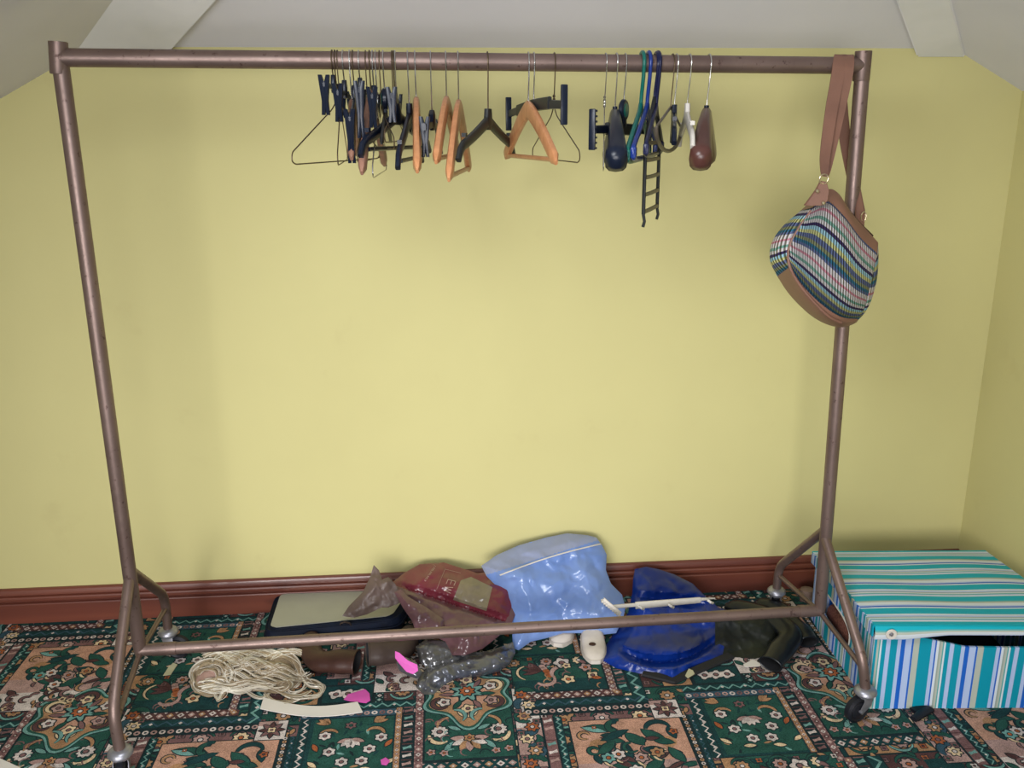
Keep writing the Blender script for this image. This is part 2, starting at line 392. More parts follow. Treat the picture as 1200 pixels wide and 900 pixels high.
    strip(x0-.023, x0, -.80, -.44, 'diamond', MAU, (WHT, PINK, BRN), 7)
    # white floral strip
    a, b_ = x1+.003, x1+.068
    rect(a, b_, -.83, -.46, DK, 5); rect(a+.003, b_-.003, -.827, -.463, WHT, 6); rect(a+.003, b_-.003, -.827, -.62, PINK, 7)
    y = -.49; k = 0
    while y > -.82:
        m = (a+b_)/2
        scroll(m, y, .4+k, 3+k, .027, .02, .008, (GRN, SLT)[k % 2], 8)
        flower(m+(.008 if k % 2 else -.008), y, .017, 7, (RUST, CRM, TAN)[k % 3], (MAU, WHT)[k % 2], 10); flower(m+(-.02 if k % 2 else .02), y-.022, .01, 4, MAU, GRN, 10); y -= .043; k += 1
    strip(b_, b_+.03, -.84, -.585, 'ladder', MAU, (), 7); strip(b_+.03, b_+.05, -.84, -.585, 'zig', TEAL, (MINT,), 7)
    # creature tile
    x0 = .155; x1 = .40
    rect(x0, x1, -.483, -.315, DK, 5); rect(x0+.003, x1-.003, -.48, -.318, GRN, 6); rect(x0+.003, x1-.003, -.48, -.43, TEAL, 7)
    bx, by = x0+.085, -.385
    for k2 in range(5): disc(bx+.004*k2, by+.016-k2*.011, .0115, DK, 8, 8); 
    for k2 in range(5): disc(bx+.004*k2, by+.016-k2*.011, .009, RUST if k2 > 1 else PINK, 9, 8)
    for d in (2.2, 2.6, 3.0, 3.4): leaf(bx-.004, by-.005, d, .052, .0065, (PINK, BRN, MAU, BRN)[int(d*5) % 4], 8)
    scroll(bx-.035, by-.008, 2.0, 4.3, .03, .036, .003, CRM, 8)
    scroll(bx+.0, by-.045, -2.6, .6, .022, .028, .006, PINK, 8); scroll(bx+.055, by-.02, 3.6, 1.0, .034, .03, .006, PINK, 8)
    flower(bx+.062, by-.048, .019, 5, CRM, RUST, 10); flower(bx+.055, by+.028, .024, 5, WHT, MAU, 10, .3); flower(bx+.065, by+.013, .013, 5, CRM, MAU, 12)
    flower(bx+.115, by+.002, .018, 5, PINK, RUST, 10); flower(bx+.128, by-.035, .017, 4, CRM, MAU, 10); leaf(bx+.12, by+.02, 2.4, .03, .006, MAU, 10); leaf(bx+.15, by-.05, 2.9, .03, .007, RUST, 10); leaf(bx+.10, by+.04, .4, .035, .008, TEAL, 10)
    strip(x0+.02, x1+.03, -.515, -.483, 'diamond', BRN, (TAN, WHT, PINK), 8); strip(x0+.02, x1+.09, -.546, -.515, 'zig', TEAL, (SLT,), 8); strip(x0+.02, x1+.09, -.577, -.546, 'chain', DK, (WHT, PINK), 8)
    strip(x1, x1+.022, -.50, -.34, 'diamond', MAU, (TAN, WHT), 8); strip(x1+.022, x1+.052, -.49, -.34, 'ladder', TEAL, (), 8); strip(x1+.052, x1+.09, -.546, -.34, 'zig', TEAL, (MINT,), 8)
    # white square tile with brown knot
    a = x1+.085; rect(a, a+.075, -.615, -.54, DK, 9); rect(a+.003, a+.072, -.612, -.543, WHT, 10); rect(a+.003, a+.05, -.56, -.543, PINK, 11)
    m, n_ = a+.0375, -.577
    for k2 in range(8): leaf(m, n_, k2*pi/4, .031, .0055, (BRN, MAU)[k2 % 2], 11)
    flower(m, n_, .011, 4, CRM, MAU, 14)
    # large peach block with green foliage
    x0, x1 = .275, .55
    CL = (x0, x1, -.90, -.605)
    rect(x0, x1, -.90, -.605, DK, 7); rect(x0+.003, x1-.003, -.897, -.608, PEACH, 8); rect(x0+.003, x1-.003, -.897, -.76, PINK, 9); rect(x0+.003, x1-.003, -.897, -.82, WHT, 10)
    disc(x0+.06, -.70, .022, TAN, 11); disc(x1-.05, -.70, .02, TAN, 11)
    for k2, (px, py, an, L, wd, c) in enumerate(((.03, -.632, -.25, .085, .014, GRN), (.03, -.632, -.45, .06, .008, MINT), (.14, -.65, 3.5, .08, .010, TEAL), (.13, -.66, -1.0, .06, .014, GRN), (.17, -.65, -.9, .075, .014, GRN), (.10, -.69, -2.5, .06, .012, GRN), (.12, -.69, -1.6, .07, .012, TEAL), (.19, -.69, -.4, .05, .01, GRN), (.22, -.72, -1.2, .06, .012, GRN), (.06, -.70, -.9, .05, .012, GRN), (.16, -.72, -.3, .05, .011, TEAL), (.20, -.76, -2.6, .07, .013, GRN), (.08, -.77, -.2, .07, .012, GRN))):
        leaf(x0+px, py, an, L, wd, c, 11+(k2 % 3)*2, .08)
    scroll(x0+.115, -.638, 4.5, 1.2, .018, .026, .0065, GRN, 13); scroll(x0+.215, -.655, 3.0, .2, .034, .026, .006, TEAL, 13); scroll(x0+.15, -.62, 3.3, 1.4, .04, .03, .007, TEAL, 13)
    for px, py, c in ((.10, -.735, WHT), (.15, -.75, PINK), (.19, -.735, TAN), (.13, -.79, WHT), (.075, -.745, MINT)): flower(x0+px, py, .017, 6, c, RUST, 17, .3); scroll(x0+px+.01, py-.012, 1, 4.4, .022, .017, .004, CRM, 15)
    flower(x0+.245, -.665, .011, 5, RUST, BRN, 17); flower(x0+.06, -.635+.0, .006, 4, RUST, WHT, 17)
    CL = None
    strip(x1, x1+.02, -.86, -.605, 'chain', DK, (WHT, TAN), 8); strip(x1+.02, x1+.035, -.86, -.605, 'zig', TEAL, (SLT,), 8)
    R = random.Random(5); CL = (x0+.004, x1-.004, -.896, -.609)
    for k2 in range(46):
        px, py = x0+R.uniform(.02, .26), R.uniform(-.89, -.66); c = R.choice((GRN, TEAL, GRN, BRN, TAN, MAU))
        if R.random() < .6: leaf(px, py, R.uniform(0, 6.3), R.uniform(.02, .05), R.uniform(.004, .009), c, 11+k2 % 4, .1)
        else: scroll(px, py, R.uniform(0, 3), R.uniform(3.5, 6), R.uniform(.01, .018), R.uniform(.01, .02), .0035, c, 11+k2 % 4)
    for k2 in range(26):
        px, py = x0+R.uniform(.02, .26), R.uniform(-.895, -.815)
        scroll(px, py, R.uniform(0, 3), R.uniform(3.5, 6), R.uniform(.008, .016), R.uniform(.01, .018), .0035, R.choice((BRN, MAU, GRN, TAN)), 13+k2 % 4)
        if k2 % 3 == 0: flower(px, py, .011, 5, R.choice((MAU, TAN, CRM)), BRN, 18)
    CL = (.627, .808, -.754, -.55)
    for k2 in range(30): leaf(R.uniform(.63, .80), R.uniform(-.75, -.555), R.uniform(0, 6.3), .022, .0035, R.choice((TEAL, DK, TAN, MINT)), 2, .1, None)
    CL = (.158, .397, -.478, -.32)
    for k2 in range(34): scroll(R.uniform(.16, .39), R.uniform(-.47, -.325), R.uniform(0, 3), R.uniform(3.2, 5), .01, .014, .002, R.choice((TEAL, DK, TAN, MAU)), 7, None)
    CL = (-.067, .143, -.715, -.42)
    for k2 in range(34): scroll(R.uniform(-.06, .14), R.uniform(-.71, -.55), R.uniform(0, 3), R.uniform(3.2, 5), .01, .014, .002, R.choice((TEAL, DK, MAU, MINT)), 2, None)
    CL = None
    # medallion (gold lobed) overlaps its neighbours
    cx, cy = -.955+.9925, -.475
    def lobes(R): return [(cx+R*(1+.13*cos(6*t+pi))*cos(t)*1.05, cy+(R*(1+.13*cos(6*t+pi))*sin(t))*.92-(.035*max(0, -sin(t))**6)) for t in [2*pi*k/60 for k in range(60)]]
    S(lobes(.108), DK, 12); S(lobes(.105), MINT, 13); S(lobes(.098), GRN, 14); S(lobes(.091), TAN, 15); S(lobes(.055), PEACH, 16)
    flower(cx, cy+.012, .042, 8, MINT, RUST, 17, .45); flower(cx, cy+.012, .02, 8, RUST, WHT, 20, .3)
    for k2 in range(6):
        t = 2*pi*k2/6+pi/6; flower(cx+.068*cos(t), cy+.06*sin(t), .017, 5, (WHT, CRM, PINK)[k2 % 3], MAU, 18, .3)
        scroll(cx+.076*cos(t), cy+.068*sin(t), t-2.0, t+2.0, .022, .02, .005, (CRM, BRN)[k2 % 2], 17)
        leaf(cx+.03*cos(t+.5), cy+.03*sin(t+.5), t+.5, .04, .006, (MAU, GRN)[k2 % 2], 17)
    for s in (-1, 1): scroll(cx+s*.035, cy-.085, pi/2, pi/2+s*2.4, .022, .03, .0045, MINT, 18)
cell(); unit = shapes; shapes = []
OFFS = []
for j in range(-2, 4):
    for i in range(-4, 5):
        ox, oy = .955*i+.4775*j, -.45*j
        if -3.2 < ox < 2.4 and -1.3 < oy < 1.0: OFFS.append((ox, oy))
def carpet():
    bm = bmesh.new(); cl = bm.loops.layers.float_color.new('Col')
    def face(pts, z, c):
        if len(pts) < 3: return
        try: f = bm.faces.new([bm.verts.new((x, y, z)) for x, y in pts])
        except Exception: return
        for l in f.loops: l[cl] = (*c, 1)
    box_ = [(XL-.1, -3.9), (XR+.1, -3.9), (XR+.1, .1), (XL-.1, .1)]
    a = [bm.verts.new((x, y, -.05)) for x, y in box_]; b = [bm.verts.new((x, y, 0)) for x, y in box_]
    for fs in [a[::-1], b]+[(a[i], a[(i+1) % 4], b[(i+1) % 4], b[i]) for i in range(4)]:
        f = bm.faces.new(fs)
        for l in f.loops: l[cl] = (*TEAL, 1)
    for oy_i, (ox, oy) in enumerate(OFFS):
        for si, (p, c, lv) in enumerate(unit):
            q = [(x+ox, y+oy) for x, y in p]
            q = clip(q, XL+.005, XR-.005, -1.75, -.005)
            if q:
                ar = sum(q[i-1][0]*q[i][1]-q[i][0]*q[i-1][1] for i in range(len(q)))
                if ar < 0: q = q[::-1]
                face(q, .0002+lv*.00007+oy_i*.0000015+si*2.5e-8, c)
    me = bpy.data.meshes.new('floor'); bm.to_mesh(me); bm.free()
    m = bpy.data.materials.new('patterned_carpet'); m.use_nodes = True; nt = m.node_tree; L = nt.links.new; bs = nt.nodes['Principled BSDF']
    bs.inputs['Roughness'].default_value = .95; bs.inputs['Specular IOR Level'].default_value = .15
    at = node(nt, 'ShaderNodeVertexColor'); at.layer_name = 'Col'; tc = node(nt, 'ShaderNodeTexCoord')
    nz = node(nt, 'ShaderNodeTexNoise', Scale=420.0, Detail=2.0); L(tc.outputs['Object'], nz.inputs['Vector'])
    n2 = node(nt, 'ShaderNodeTexNoise', Scale=28.0, Detail=3.0); L(tc.outputs['Object'], n2.inputs['Vector'])
    r = node(nt, 'ShaderNodeMapRange'); r.inputs[1].default_value = .3; r.inputs[2].default_value = .7; r.inputs[3].default_value = .62; r.inputs[4].default_value = 1.38; L(nz.outputs['Fac'], r.inputs[0])
    r2 = node(nt, 'ShaderNodeMapRange'); r2.inputs[1].default_value = .3; r2.inputs[2].default_value = .7; r2.inputs[3].default_value = .8; r2.inputs[4].default_value = 1.2; L(n2.outputs['Fac'], r2.inputs[0])
    mu = node(nt, 'ShaderNodeMath', operation='MULTIPLY'); L(r.outputs[0], mu.inputs[0]); L(r2.outputs[0], mu.inputs[1])
    vm = node(nt, 'ShaderNodeVectorMath', operation='SCALE'); L(at.outputs['Color'], vm.inputs[0]); L(mu.outputs[0], vm.inputs['Scale'])
    L(vm.outputs[0], bs.inputs['Base Color'])
    bp = node(nt, 'ShaderNodeBump', Strength=.5, Distance=.002); L(nz.outputs['Fac'], bp.inputs['Height']); L(bp.outputs[0], bs.inputs['Normal'])
    return struct(link('floor', me, m))
carpet()

# ------------------------------------------------------------------ clothes rail on casters
RX, RY, RROT, RW, RF = .10693, -.44493, .042859, 1.71214, .2475
rd = V((cos(RROT), sin(RROT), 0)); rn = V((-sin(RROT), cos(RROT), 0))
def RP(px, py, off=0):                   # pixel -> point on the rack's vertical plane (shifted by off towards the wall)
    o = V((RX, RY, 0))+rn*off; d = ray(px, py); t = (o-CAM).dot(rn)/d.dot(rn); return CAM+d*t
rack = thing('clothes_rail', 'tall bronze-painted tubular clothes rail on black casters, full width of the room view', 'clothes rail', (RX, RY, 0))
def kid(name, bm, m, parent=None, **k):
    bm.transform(Matrix.Translation(-V((RX, RY, 0)))) if parent is None else None
    return build(name, bm, m, parent or rack, **k)
TL, TR = RP(70, 67.5), RP(1011, 77)
BL, BR = RP(164, 762), RP(961, 715)
RR = .0182
bm = bmesh.new(); tube(bm, [TL, TL.lerp(TR, .5), TR], RR, 20); kid('top_rail', bm, M_steel)
for s, T, B, top in ((0, TL, BL, RP(68, 49)), (1, TR, BR, RP(1012, 60))):
    d = (B-T).normalized(); bm = bmesh.new()
    tube(bm, [top+d*.0, T, T.lerp(B, .5), B-d*.02, B+d*.012], [.0165, .0165, .0165, .0155, .012], 20); kid('upright', bm, M_steel)
    bm = bmesh.new(); a = top; b = RP(70, 86) if s == 0 else RP(1009, 94)
    lathe(bm, [(.0135, 0), (.0185, .0), (.0185, (b-a).length), (.0175, (b-a).length+.002)], axisM(a, b-a), 24); kid('collar', bm, M_steel)
    bm = bmesh.new(); q = T+rd*(.03 if s == 0 else -.03); tube(bm, [T, q], .0195, 20)
bm = bmesh.new(); tube(bm, [BL, BL.lerp(BR, .5), BR], .0142, 18); kid('lower_rail', bm, M_steel)
bm = bmesh.new(); dd = (BR-BL).normalized(); tube(bm, [BL+dd*.03, BL+dd*.085], .0158, 18); kid('joint_sleeve', bm, M_steel)
bm = bmesh.new(); tube(bm, [BR-dd*.06, BR-dd*.004], .0158, 18); kid('joint_sleeve', bm, M_steel)
LEGS = [  # side, front(-1)/back(+1), top px, knee px, cup px, wheel swivel angle
    (0, -1, (152, 677), (132, 832), (141, 881), -1.35), (0, 1, (153, 670), (193, 698), (197, 738), -.1),
    (1, -1, (966.5, 630), (1011, 772), (1014, 811), -2.8), (1, 1, (967, 622), (913, 664), (910, 691), 1.2)]
for s, f, tp, kp, cp, sw in LEGS:
    T = RP(*tp)+rn*.003*f; e = rn*RF*f
    def PO(q, off):
        o = V((RX, RY, 0))+rn*off; d = ray(*q); return CAM+d*((o-CAM).dot(rn)/d.dot(rn))
    K = PO(kp, RF*f); C = PO(cp, RF*f); C = V((C.x, C.y, max(C.z, .082)))
    bm = bmesh.new(); tube(bm, fillet([T, K, C+V((0, 0, -.004))], .06, 8), .0122, 16); kid('leg', bm, M_steel)
    A = K.lerp(C, .35); m = (BL if s == 0 else BR)+V((0, 0, -.006))
    bm = bmesh.new(); tube(bm, [A, m+rn*.002*f], .0066, 10); kid('brace', bm, M_steel)
    # caster
    zc_ = C.z
    cs = bpy.data.objects.new('caster', None); col.objects.link(cs); cs.parent = rack; cs.location = C-V((RX, RY, 0))
    bm = bmesh.new(); lathe(bm, [(.012, .006), (.0205, .004), (.026, -.002), (.027, -.008), (.0215, -.012), (.0205, -.017), (.012, -.02)], None, 28)
    build('swivel_cup', bm, M_zinc, cs)
    wr = .0335; dx, dy = cos(sw), sin(sw); cxw = V((dx*.022, dy*.022, wr-zc_)); ax = V((-dy, dx, 0))
    bm = bmesh.new()
    for sg in (-1, 1):
        o = ax*.0155*sg
        sweep(bm, [V((0, 0, -.016))+o*.8, V((dx*.004, dy*.004, -.03))+o, cxw+o+V((0, 0, 0))], [(.0016, .017), (.0018, .014), (.0018, .007)], ax, 10)
    tube(bm, [cxw-ax*.019, cxw+ax*.019], .004, 10)
    build('fork', bm, M_zinc, cs)
    bm = bmesh.new(); lathe(bm, [(.006, -.011), (.019, -.011), (.022, -.0085), (.027, -.011), (wr, -.006), (wr, .006), (.027, .011), (.022, .0085), (.019, .011), (.006, .011)], axisM(cxw, ax), 28)
    build('wheel', bm, M_tyre, cs)

# ------------------------------------------------------------------ hangers
def aim(px, tip, w, far=False):
    """hook point on the rail plus the heading and drop that bring an arm tip of half-width w to where it hangs"""
    H0 = RP(px, 0); t = (H0.x-TL.x)/(TR.x-TL.x); H0 = TL.lerp(TR, t)
    d = ray(*tip); ox, oy = CAM.x-H0.x, CAM.y-H0.y
    a = d.x*d.x+d.y*d.y; b = 2*(ox*d.x+oy*d.y); c = ox*ox+oy*oy-w*w; D = b*b-4*a*c
    if D < 0: t = -b/(2*a)
    else: t = (-b+(sqrt(D) if far else -sqrt(D)))/(2*a)
    q = CAM+d*t; return H0, math.atan2(q.y-H0.y, q.x-H0.x), q.z-H0.z
GRP = 'hangers on the clothes rail'
def hroot(name, label, px, tip, w, far=False):
    H0, th, dz = aim(px, tip, w, far)
    o = thing(name, label, 'hanger', H0, th, GRP); return o, th, dz
def hook(root, th, neck, m, hr=.0013, tilt=0, r=None, sides=8, twist=False):
    r = r or RR+hr+.0006
    sgn = -1
    a = -th+pi*1.5+tilt                     # front side of the rail, in local frame
    ex = V((cos(a), sin(a), 0)); ez = V((0, 0, 1)); pts = []
    for k in range(15):
        t = radians(205-k*(205+32)/14); pts.append(ex*cos(t)*r+ez*sin(t)*r)
    p = pts[-1]; q = V((0, 0, -neck)); 
    for k in range(1, 6):
        t = k/5; s = t*t*(3-2*t); pts.append(V((p.x*(1-s), p.y*(1-s), p.z+(q.z-p.z)*t)))
    bm = bmesh.new(); tube(bm, pts, hr, sides)
    if twist:
        for ph in (0, pi): tube(bm, [V((.0022*cos(k*.9+ph), .0022*sin(k*.9+ph), -neck-.002+k*.0018)) for k in range(15)], .0011, 6)
    return build('hook', bm, m, root)
def arms(bm, w, z0, z1, h0, h1, t0, t1, pw=1.2, tiph=None, n=14, bow=0):
    path, secs = [], []
    for k in range(-n, n+1):
        s = abs(k)/n; u = w*k/n
        z = z0+(z1-z0)*s**pw
        e = 1 if s < .93 else sqrt(max(.05, 1-((s-.93)/.075)**2))
        path.append((u, -bow*s*s, z)); secs.append(((t0+(t1-t0)*s**1.5)*e, (h0+(h1-h0)*s)*e))
    sweep(bm, path, secs, (0, 1, 0), 12, 2.8)
def wooden(label, px, tip, w=.235, top=.075, m=None, bar=True, far=False, tilt=0, name='wooden_hanger', hm=None):
    m = m or M_wood; o, th, dz = hroot(name, label, px, tip, w, far); hook(o, th, top+.006, hm or M_chrome, .0015, tilt)
    bm = bmesh.new(); arms(bm, w, -top-.014, dz, .019, .0135, .0075, .0085, 1.25); build('arms', bm, m, o)
    if bar:
        zb = dz+.006; bm = bmesh.new(); tube(bm, [(-w*.86, 0, zb), (w*.86, 0, zb)], .005, 10); build('trouser_bar', bm, m, o)
    return o
def suit(label, px, tip, m, w=.225, top=.09, name='suit_hanger'):
    o, th, dz = hroot(name, label, px, tip, w); hook(o, th, top+.004, M_chrome, .0016)
    bm = bmesh.new(); arms(bm, w, -top-.02, dz+.012, .022, .028, .012, .025, 1.4, n=20); build('arms', bm, m, o, ang=80)
    bm = bmesh.new(); tube(bm, [(0, 0, -top+.006), (0, 0, -top-.01)], .0055, 10); build('ferrule', bm, M_bplas, o); return o
def contour(label, px, tip, m, w=.215, top=.085, far=False, bar=False, hm=None):
    o, th, dz = hroot('moulded_hanger', label, px, tip, w, far); hook(o, th, top+.006, hm or M_chrome, .0015)
    bm = bmesh.new()
    sweep(bm, [(0, 0, -top), (0, 0, -top-.012), (0, 0, -top-.03), (0, 0, -top-.044)], [(.006, .014), (.0062, .017), (.0062, .024), (.004, .018)], (0, 1, 0), 12, 3.5)
    for s in (-1, 1):
        path = []; secs = []
        for k in range(13):
            t = k/12; z = -top-.025+(dz+.012+top+.025)*(t**1.05); z -= .004*sin(pi*t)
            if t > .85: z -= .02*((t-.85)/.15)**1.5
            path.append((s*w*min(1, t*1.02), 0, z)); secs.append((.0055, .0125-.003*t if t < .97 else .007))
        sweep(bm, path, secs, (0, 1, 0), 10, 3)
        box(bm, (s*w*.8, 0, dz+.04), (.012, .009, .008))
    build('arms', bm, m, o)
    if bar:
        bm = bmesh.new(); tube(bm, [(-w*.8, 0, dz+.004), (w*.8, 0, dz+.004)], .0045, 10); build('trouser_bar', bm, m, o)
    return o
def wire(label, px, tip, w=.222, m=None, apex=.085, r=.0013, tilt=0, rise=.0, tw=True):
    m = m or M_dwire; o, th, dz = hroot('wire_hanger', label, px, tip, w); hook(o, th, apex, m, r, tilt, twist=tw)
    bm = bmesh.new(); pts = [(0, 0, -apex), (w*.12, 0, -apex-.022), (w, 0, dz+.016), (w+.004, 0, dz), (w*.95, 0, dz-.006), (-w*.95, 0, dz-.006), (-w-.004, 0, dz), (-w, 0, dz+.016), (-w*.12, 0, -apex-.022), (0, 0, -apex)]
    tube(bm, fillet(pts, .014, 4), r, 6); build('frame', bm, m, o); return o
def clip_piece(o, x, z, m, ln=.05, wd=.016):
    bm = bmesh.new()
    for s in (-1, 1):
        sweep(bm, [(x, s*.0075, z+.016), (x, s*.0045, z), (x, s*.002, z-ln*.55), (x, s*.0045, z-ln)], [(.004, wd*.42), (.0055, wd*.55), (.0045, wd*.5), (.0035, wd*.42)], (0, 1, 0), 8, 4)
    tube(bm, [(x-wd*.5, 0, z-.002), (x+wd*.5, 0, z-.002)], .0042, 8)
    c = build('clip', bm, m, o); return c
def clips(label, px, tip, w=.17, top=.05, m=None, hm=None, body=True, ln=.05, wd=.016, tilt=0):
    m = m or M_bplas; o, th, dz = hroot('clip_hanger', label, px, tip, w); hook(o, th, top, hm or M_chrome, .0014, tilt)
    bm = bmesh.new()
    if body: sweep(bm, [(0, 0, -top+.006), (0, 0, -top-.01), (0, 0, -top-.03)], [(.005, .009), (.006, .015), (.005, .012)], (0, 1, 0), 12, 3)
    sweep(bm, [(-w-.008, 0, dz), (-w*.4, 0, (dz-top-.02)/2), (0, 0, -top-.02), (w*.4, 0, (dz-top-.02)/2), (w+.008, 0, dz)], [(.003, .005)]*5, (0, 1, 0), 8, 4); build('bar', bm, m, o)
    for s in (-1, 1): clip_piece(o, s*w, dz, m, ln, wd)
    return o
def tubular(label, px, tip, m, w=.215, far=False, apex=.088, r=.0052, name='tubular_hanger', hr=.0042):
    o, th, dz = hroot(name, label, px, tip, w, far); hook(o, th, apex, m, hr, 0, RR+hr+.001, 10)
    bm = bmesh.new(); pts = [(0, 0, -apex+.004), (w*.10, 0, -apex-.012), (w, 0, dz+.012), (w*1.0, 0, dz-.008), (w*.8, 0, dz-.012), (-w*.8, 0, dz-.012), (-w*1.0, 0, dz-.008), (-w, 0, dz+.012), (-w*.10, 0, -apex-.012), (0, 0, -apex+.004)]
    tube(bm, fillet(pts, .02, 5), r, 10); build('frame', bm, m, o)
    for s in (-1, 1):
        bm = bmesh.new(); box(bm, (s*w*.97, 0, dz+.002), (.020, .012, .022), None, .003); build('shoulder_notch', bm, m, o)
    return o

# the tight cluster at the left, from left to right
clips('black clip hanger at the far left end of the bunch of hangers', 385.5, (380, 98), .16, .035, M_bplas, M_dwire, ln=.058, wd=.02)
wire('brown wire hanger spread widest at the left end, reaching furthest left of all', 389, (343, 189), .225, M_dwire, .075, .0014)
wire('thin brown wire hanger hanging edge-on just right of the widest wire one', 392, (396, 190), .222, M_dwire, .08, .0012)
clips('black clip hanger with chrome hook, second clip hanger from the left end', 398.4, (396, 108), .165, .045, M_bplas, None, ln=.055, wd=.022)
wooden('pinkish wooden hanger hanging edge-on with black clip before it', 406.5, (412, 186), .19, .08, M_wood2, False)
clips('large black clip hanger with tapering jaws over the pinkish wooden one', 410, (410, 138), .175, .055, M_bplas, M_dwire, ln=.085, wd=.024)
clips('black clip hanger with square top below a chrome hook, left part of bunch', 417.3, (421, 105), .17, .04, M_bplas, None, ln=.09, wd=.018)
wire('brown wire hanger edge-on between the black clip hangers', 425.4, (419, 187), .222, M_dwire, .08, .0012)
wooden('dark brown wooden hanger edge-on, long slanting arm ending lowest in the bunch', 430, (424, 203), .235, .06, M_wood2, False, hm=M_dwire)
clips('black clip hanger with bright spring beside the dark wooden one', 433.5, (436, 112), .165, .055, M_bplas, None, ln=.06, wd=.026)
wire('silvery wire hanger edge-on with its corner lowest behind the black moulded arm', 437.1, (437, 205), .222, M_chrome, .085, .0013)
wire('dark wire hanger whose corner shows right of the black moulded arm', 441.8, (462, 171), .222, M_dwire, .085, .0013)
def disc_hanger(label, px, tip, w, top, m, far=False, cap=True):
    o, th, dz = hroot('disc_top_hanger', label, px, tip, w, far); hook(o, th, top, M_chrome, .0014)
    bm = bmesh.new(); lathe(bm, [(.003, -.006), (.020, -.006), (.023, -.003), (.023, .003), (.020, .006), (.003, .006)], axisM((0, 0, -top-.022), (0, 1, 0)), 24)
    sweep(bm, [(0, 0, -top-.036), (0, 0, -top-.058)], [(.005, .010), (.005, .017)], (0, 1, 0), 10, 4); build('disc', bm, m, o)
    if cap:
        for s in (-1, 1):
            bm = bmesh.new(); lathe(bm, [(.002, 0), (.015, 0), (.014, .0012), (.002, .0014)], axisM((0, s*.006, -top-.022), (0, s, 0)), 24); build('emblem', bm, M_gplas, o)
    return o, th, dz
o, th, dz = disc_hanger('black hanger with round green disc at its top, in the left bunch', 446.2, (447, 168), .20, .055, M_bplas)
bm = bmesh.new(); arms(bm, .2, -.11, dz, .009, .007, .004, .004, 1.2); build('arms', bm, M_oplas, o)
wire('dark hanger of twisted wire right of the round green disc', 456.6, (451, 163), .222, M_dwire, .085, .0013)
clips('narrow black clip hanger edge-on under the twisted wire hook', 458.5, (459, 112), .16, .06, M_bplas, M_dwire, ln=.05, wd=.014)
contour('black moulded coat hanger slanting forward left across the bunch', 460.5, (422, 178), M_bplas, .235, .085, bar=True)
contour('black moulded hanger edge-on with drooping arm, right end of the bunch', 475.4, (466, 192), M_bplas, .225, .085, bar=True)
# the open row
wooden('orange-tan wooden hanger hanging exactly edge-on right beside the dense bunch', 484, (489, 201), .235, .075)
o, th, dz = hroot('clip_hanger', 'black trouser clip hanger with rounded body between two wooden hangers', 502.5, (497, 146), .16)
hook(o, th, .102, M_chrome, .0014)
bm = bmesh.new(); sweep(bm, [(0, 0, -.098), (0, 0, -.108), (0, 0, -.128), (0, 0, -.140)], [(.005, .006), (.007, .022), (.007, .026), (.005, .018)], (0, 1, 0), 12, 3)
build('body', bm, M_bplas, o); bm = bmesh.new()
sweep(bm, [(-.185, 0, -.135), (-.10, 0, -.131), (0, 0, -.128), (.17, 0, -.134)], [(.0045, .0075)]*4, (0, 1, 0), 8, 4); build('bar', bm, M_bplas, o)
for s in (-1, 1): clip_piece(o, s*.15, -.13, M_bplas, .062, .014)
wooden('wooden hanger in the middle of three, dull side arm leaning back right, with bar', 520.5, (511, 190), .225, .073)
wooden('longest wooden hanger in view with both arms and trouser bar showing', 535, (526, 211), .24, .08)
contour('black moulded hanger hanging alone and open between wooden ones', 570.4, (537, 183), M_oplas, .21, .095, hm=M_dwire)
wooden('wooden hanger turned open to the right with triangle of bar and arms', 619, (652, 191), .225, .082)
def plate_hanger(label, px, tip, w, top, m, m2, teeth=False, far=False, ph=.036, disc=False):
    if disc: o, th, dz = disc_hanger(label, px, tip, w, top, m, far); top += .05
    else:
        o, th, dz = hroot('adjustable_hanger', label, px, tip, w, far); hook(o, th, top, M_chrome, .0014)
    zc_ = -top-.012
    bm = bmesh.new(); sweep(bm, [(-w, 0, dz), (-w*.3, 0, zc_+(dz-zc_)*.3)], [(.003, .008), (.0035, .010)], (0, 1, 0), 8, 5); build('bar', bm, m, o); bm = bmesh.new()
    sweep(bm, [(w, 0, dz*.4+zc_*.6), (w*.3, 0, zc_)], [(.003, .008), (.0035, .010)], (0, 1, 0), 8, 5); build('bar', bm, m, o)
    bm = bmesh.new(); sweep(bm, [(-w*.6, 0, zc_+(dz-zc_)*.6), (0, 0, zc_), (w*.55, 0, zc_+.001)], [(.005, .013)]*3, (0, 1, 0), 8, 5); build('sleeve', bm, m2, o)
    for s, zz in ((-1, dz), (1, dz*.4+zc_*.6)):
        bm = bmesh.new(); box(bm, (s*w, 0, zz), (.007, .014, ph*2), None, .002)
        if teeth:
            for k in range(8): box(bm, (s*w-s*.005, 0, zz-ph*.9+k*ph*.257), (.006, .016, .004))
        build('clamp_plate', bm, m, o)
    return o
plate_hanger('black adjustable trouser hanger with upright end plates crossing wooden hanger', 625.5, (661, 128), .20, .075, M_bplas, M_oplas, ph=.038)
wire('thin brown wire hanger open to the right, behind the end plate', 650, (679, 187), .222, M_dwire, .088, .0013)
wire('silvery wire hanger edge-on in front of dark blue suit hanger', 711, (707, 197), .222, M_chrome, .09, .0013)
suit('broad dark blue-black suit hanger with shiny rounded end', 723.8, (722, 199), M_bplas, .225, .095)
plate_hanger('black adjustable hanger with green oval disc and toothed end plates', 734.3, (694, 153), .20, .075, M_bplas, M_oplas, teeth=True, ph=.040, disc=True)
tubular('dark green tubular plastic hanger', 754.8, (735, 183), M_gplas, .215)
tubular('bright blue tubular plastic hanger', 762.4, (742, 180), M_blplas, .215)
tubular('navy tubular plastic hanger nearest the black ladder-shaped one', 773.4, (757, 176), M_nplas, .215, r=.0045)
